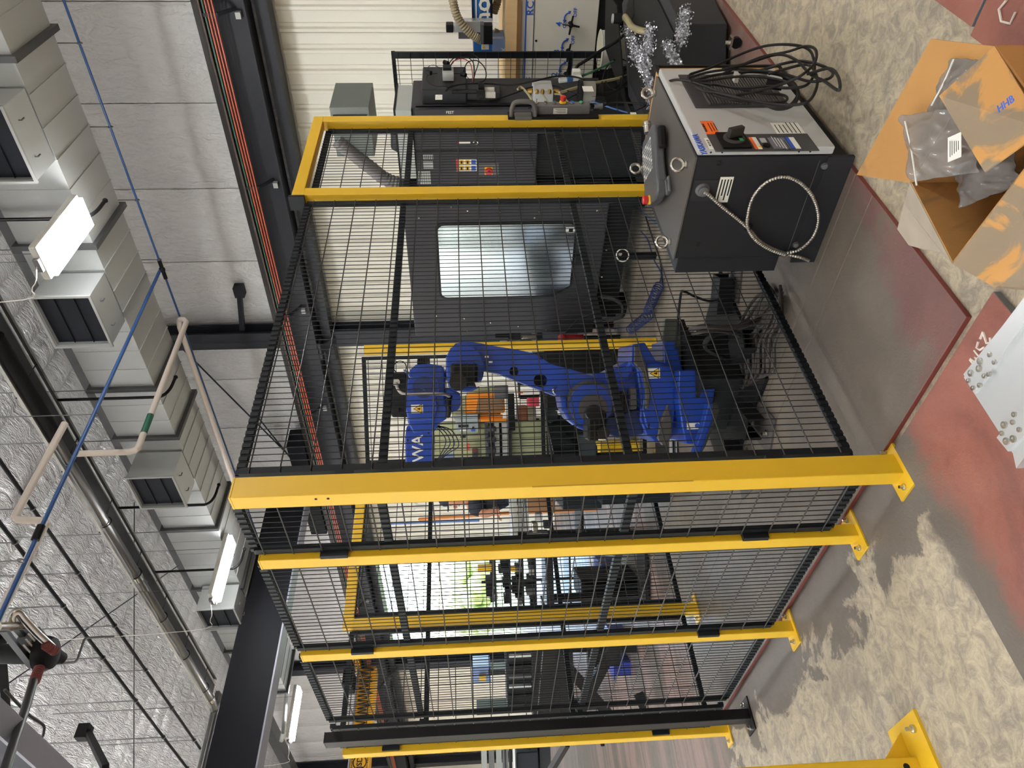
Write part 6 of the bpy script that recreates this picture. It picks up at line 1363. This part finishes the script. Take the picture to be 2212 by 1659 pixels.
# left edge clutter
t = bg('steel_stack', 'upright bright steel sheets stacked against the far wall', 'stack', 1065, 1640, 14)
for k, x in enumerate((1040, 1056, 1072, 1086)): drect('steel_sheet', x, 1605, x+12, 1690, 14+.1*k, .05, mgr if k % 2 else galvd, t)
t = bg('machine_cart', 'black machine cart with tubes at the left edge of the view', 'cart', 1140, 1635, 8.5)
drect('black_box', 1116, 1625, 1164, 1690, 8.5, .5, mat('navy_black', '15181F', .5), t, .01); drect('frame_upright', 1100, 1608, 1106, 1690, 8.4, .08, blk, t); drect('frame_upright', 1090, 1605, 1094, 1690, 8.6, .08, dgr, t); drect('alu_post', 1108, 1608, 1113, 1690, 8.4, .05, alu, t); drect('shelf_frame', 1166, 1606, 1190, 1690, 8.6, .4, dgr, t)
for k in range(3): MB().tube(spline([DP(1120+8*k,1608,8.3),DP(1130+6*k,1616,8.25),DP(1146,1612+3*k,8.3)], 5), .012, 6).build('hose', blk, t, True)
MB().bar(DP(1205,1600,7.6), DP(1240,1585,7.4), .05, .05).bar(DP(1180,1680,8.0), DP(1225,1605,7.6), .08, .05).build('brace', fr, t)
tag(drect('floor_bracket', 1298, 1603, 1306, 1612, 5.3, .1, blk, None), 'small black ribbed bracket sticking out low beside the last yellow post', 'bracket')
# low parts around the machine base
t = bg('levelling_mount', 'round black levelling mount with white rim under the machine', 'foot', 1342, 553, 5.7)
c_ = DP(1343, 553, 5.6); c_.z = max(c_.z, .14)
MB().lathe(c_, -F2, [(.052,0),(.052,.03),(.044,.032)], 22).build('disc', blk, t, True); MB().torus(c_-F2*.03, F2, .048, .005, 24, 6).build('rim', wht, t, True); MB().tube([c_-F2*.03+V((0,0,.02)), c_-F2*.09+V((0,0,.03))], .014, 8).build('stud', steel, t); MB().box(c_.x-.02, c_.y-.02, PZ, c_.x+.02, c_.y+.02, c_.z-.03).build('block', blk, t)
tag(MB().tube(spline([DP(1300,640,5.6),DP(1325,645,5.5),DP(1345,660,5.45),(DP(1345,680,5.45)),DP(1325,688,5.5),DP(1300,686,5.6)], 7), .018, 10).build('black_hose', blk, None, True), 'black hose bent in a U under the machine left corner', 'hose')
floorcable('black_cable', 'thin black cable running along the floor in front of the machine', [(1395,468,.05),(1405,500,.04),(1425,560,.03),(1430,600,.03),(1432,625,.03)], .006, blk)

# ================================================================== OUTSIDE THE DOORWAY
gr = MB(MB_).box(8.3, -20, -.3, 90, 70, -.06).build('ground_outside', mat('grass', '9DAC7A', .9, var=.25, scale=1.2)); struct(gr)
leafm = mat('foliage', '97A56E', .85, var=.35, scale=3, bump=.4, bscale=8)
for k in range(9):
    rnd = random.Random(k+50); u, v = 30+rnd.uniform(-3, 3), 20+k*5.2
    t = bthing('hedge_tree', f'leafy green tree outside the bright doorway, {["nearest","second","third","fourth","fifth","sixth","seventh","eighth","farthest"][k]} along the row', 'tree', u, v, 0, 'trees outside the doorway')
    b = MB(MB_)
    for q in range(40):
        c_ = V((u+rnd.uniform(-1.8,1.8), v+rnd.uniform(-1.75,1.75), rnd.uniform(.5, 3.0))); b.ball(c_, rnd.uniform(.5, .85), 10, (1,1,.8))
    o = b.build('crown', leafm, t, True); o.modifiers.clear(); dm = o.modifiers.new('d', 'DISPLACE'); tx = bpy.data.textures.get('leaf') or bpy.data.textures.new('leaf', 'CLOUDS'); tx.noise_scale = .4; dm.texture = tx; dm.strength = .5
    MB(MB_).tube([(u,v,-.06),(u+.1,v,1.5)], .18, 8).build('trunk', mat('bark', '5A4634', .9), t)
for o in list(bpy.data.objects):
    if '_w' in o: del o['_w']
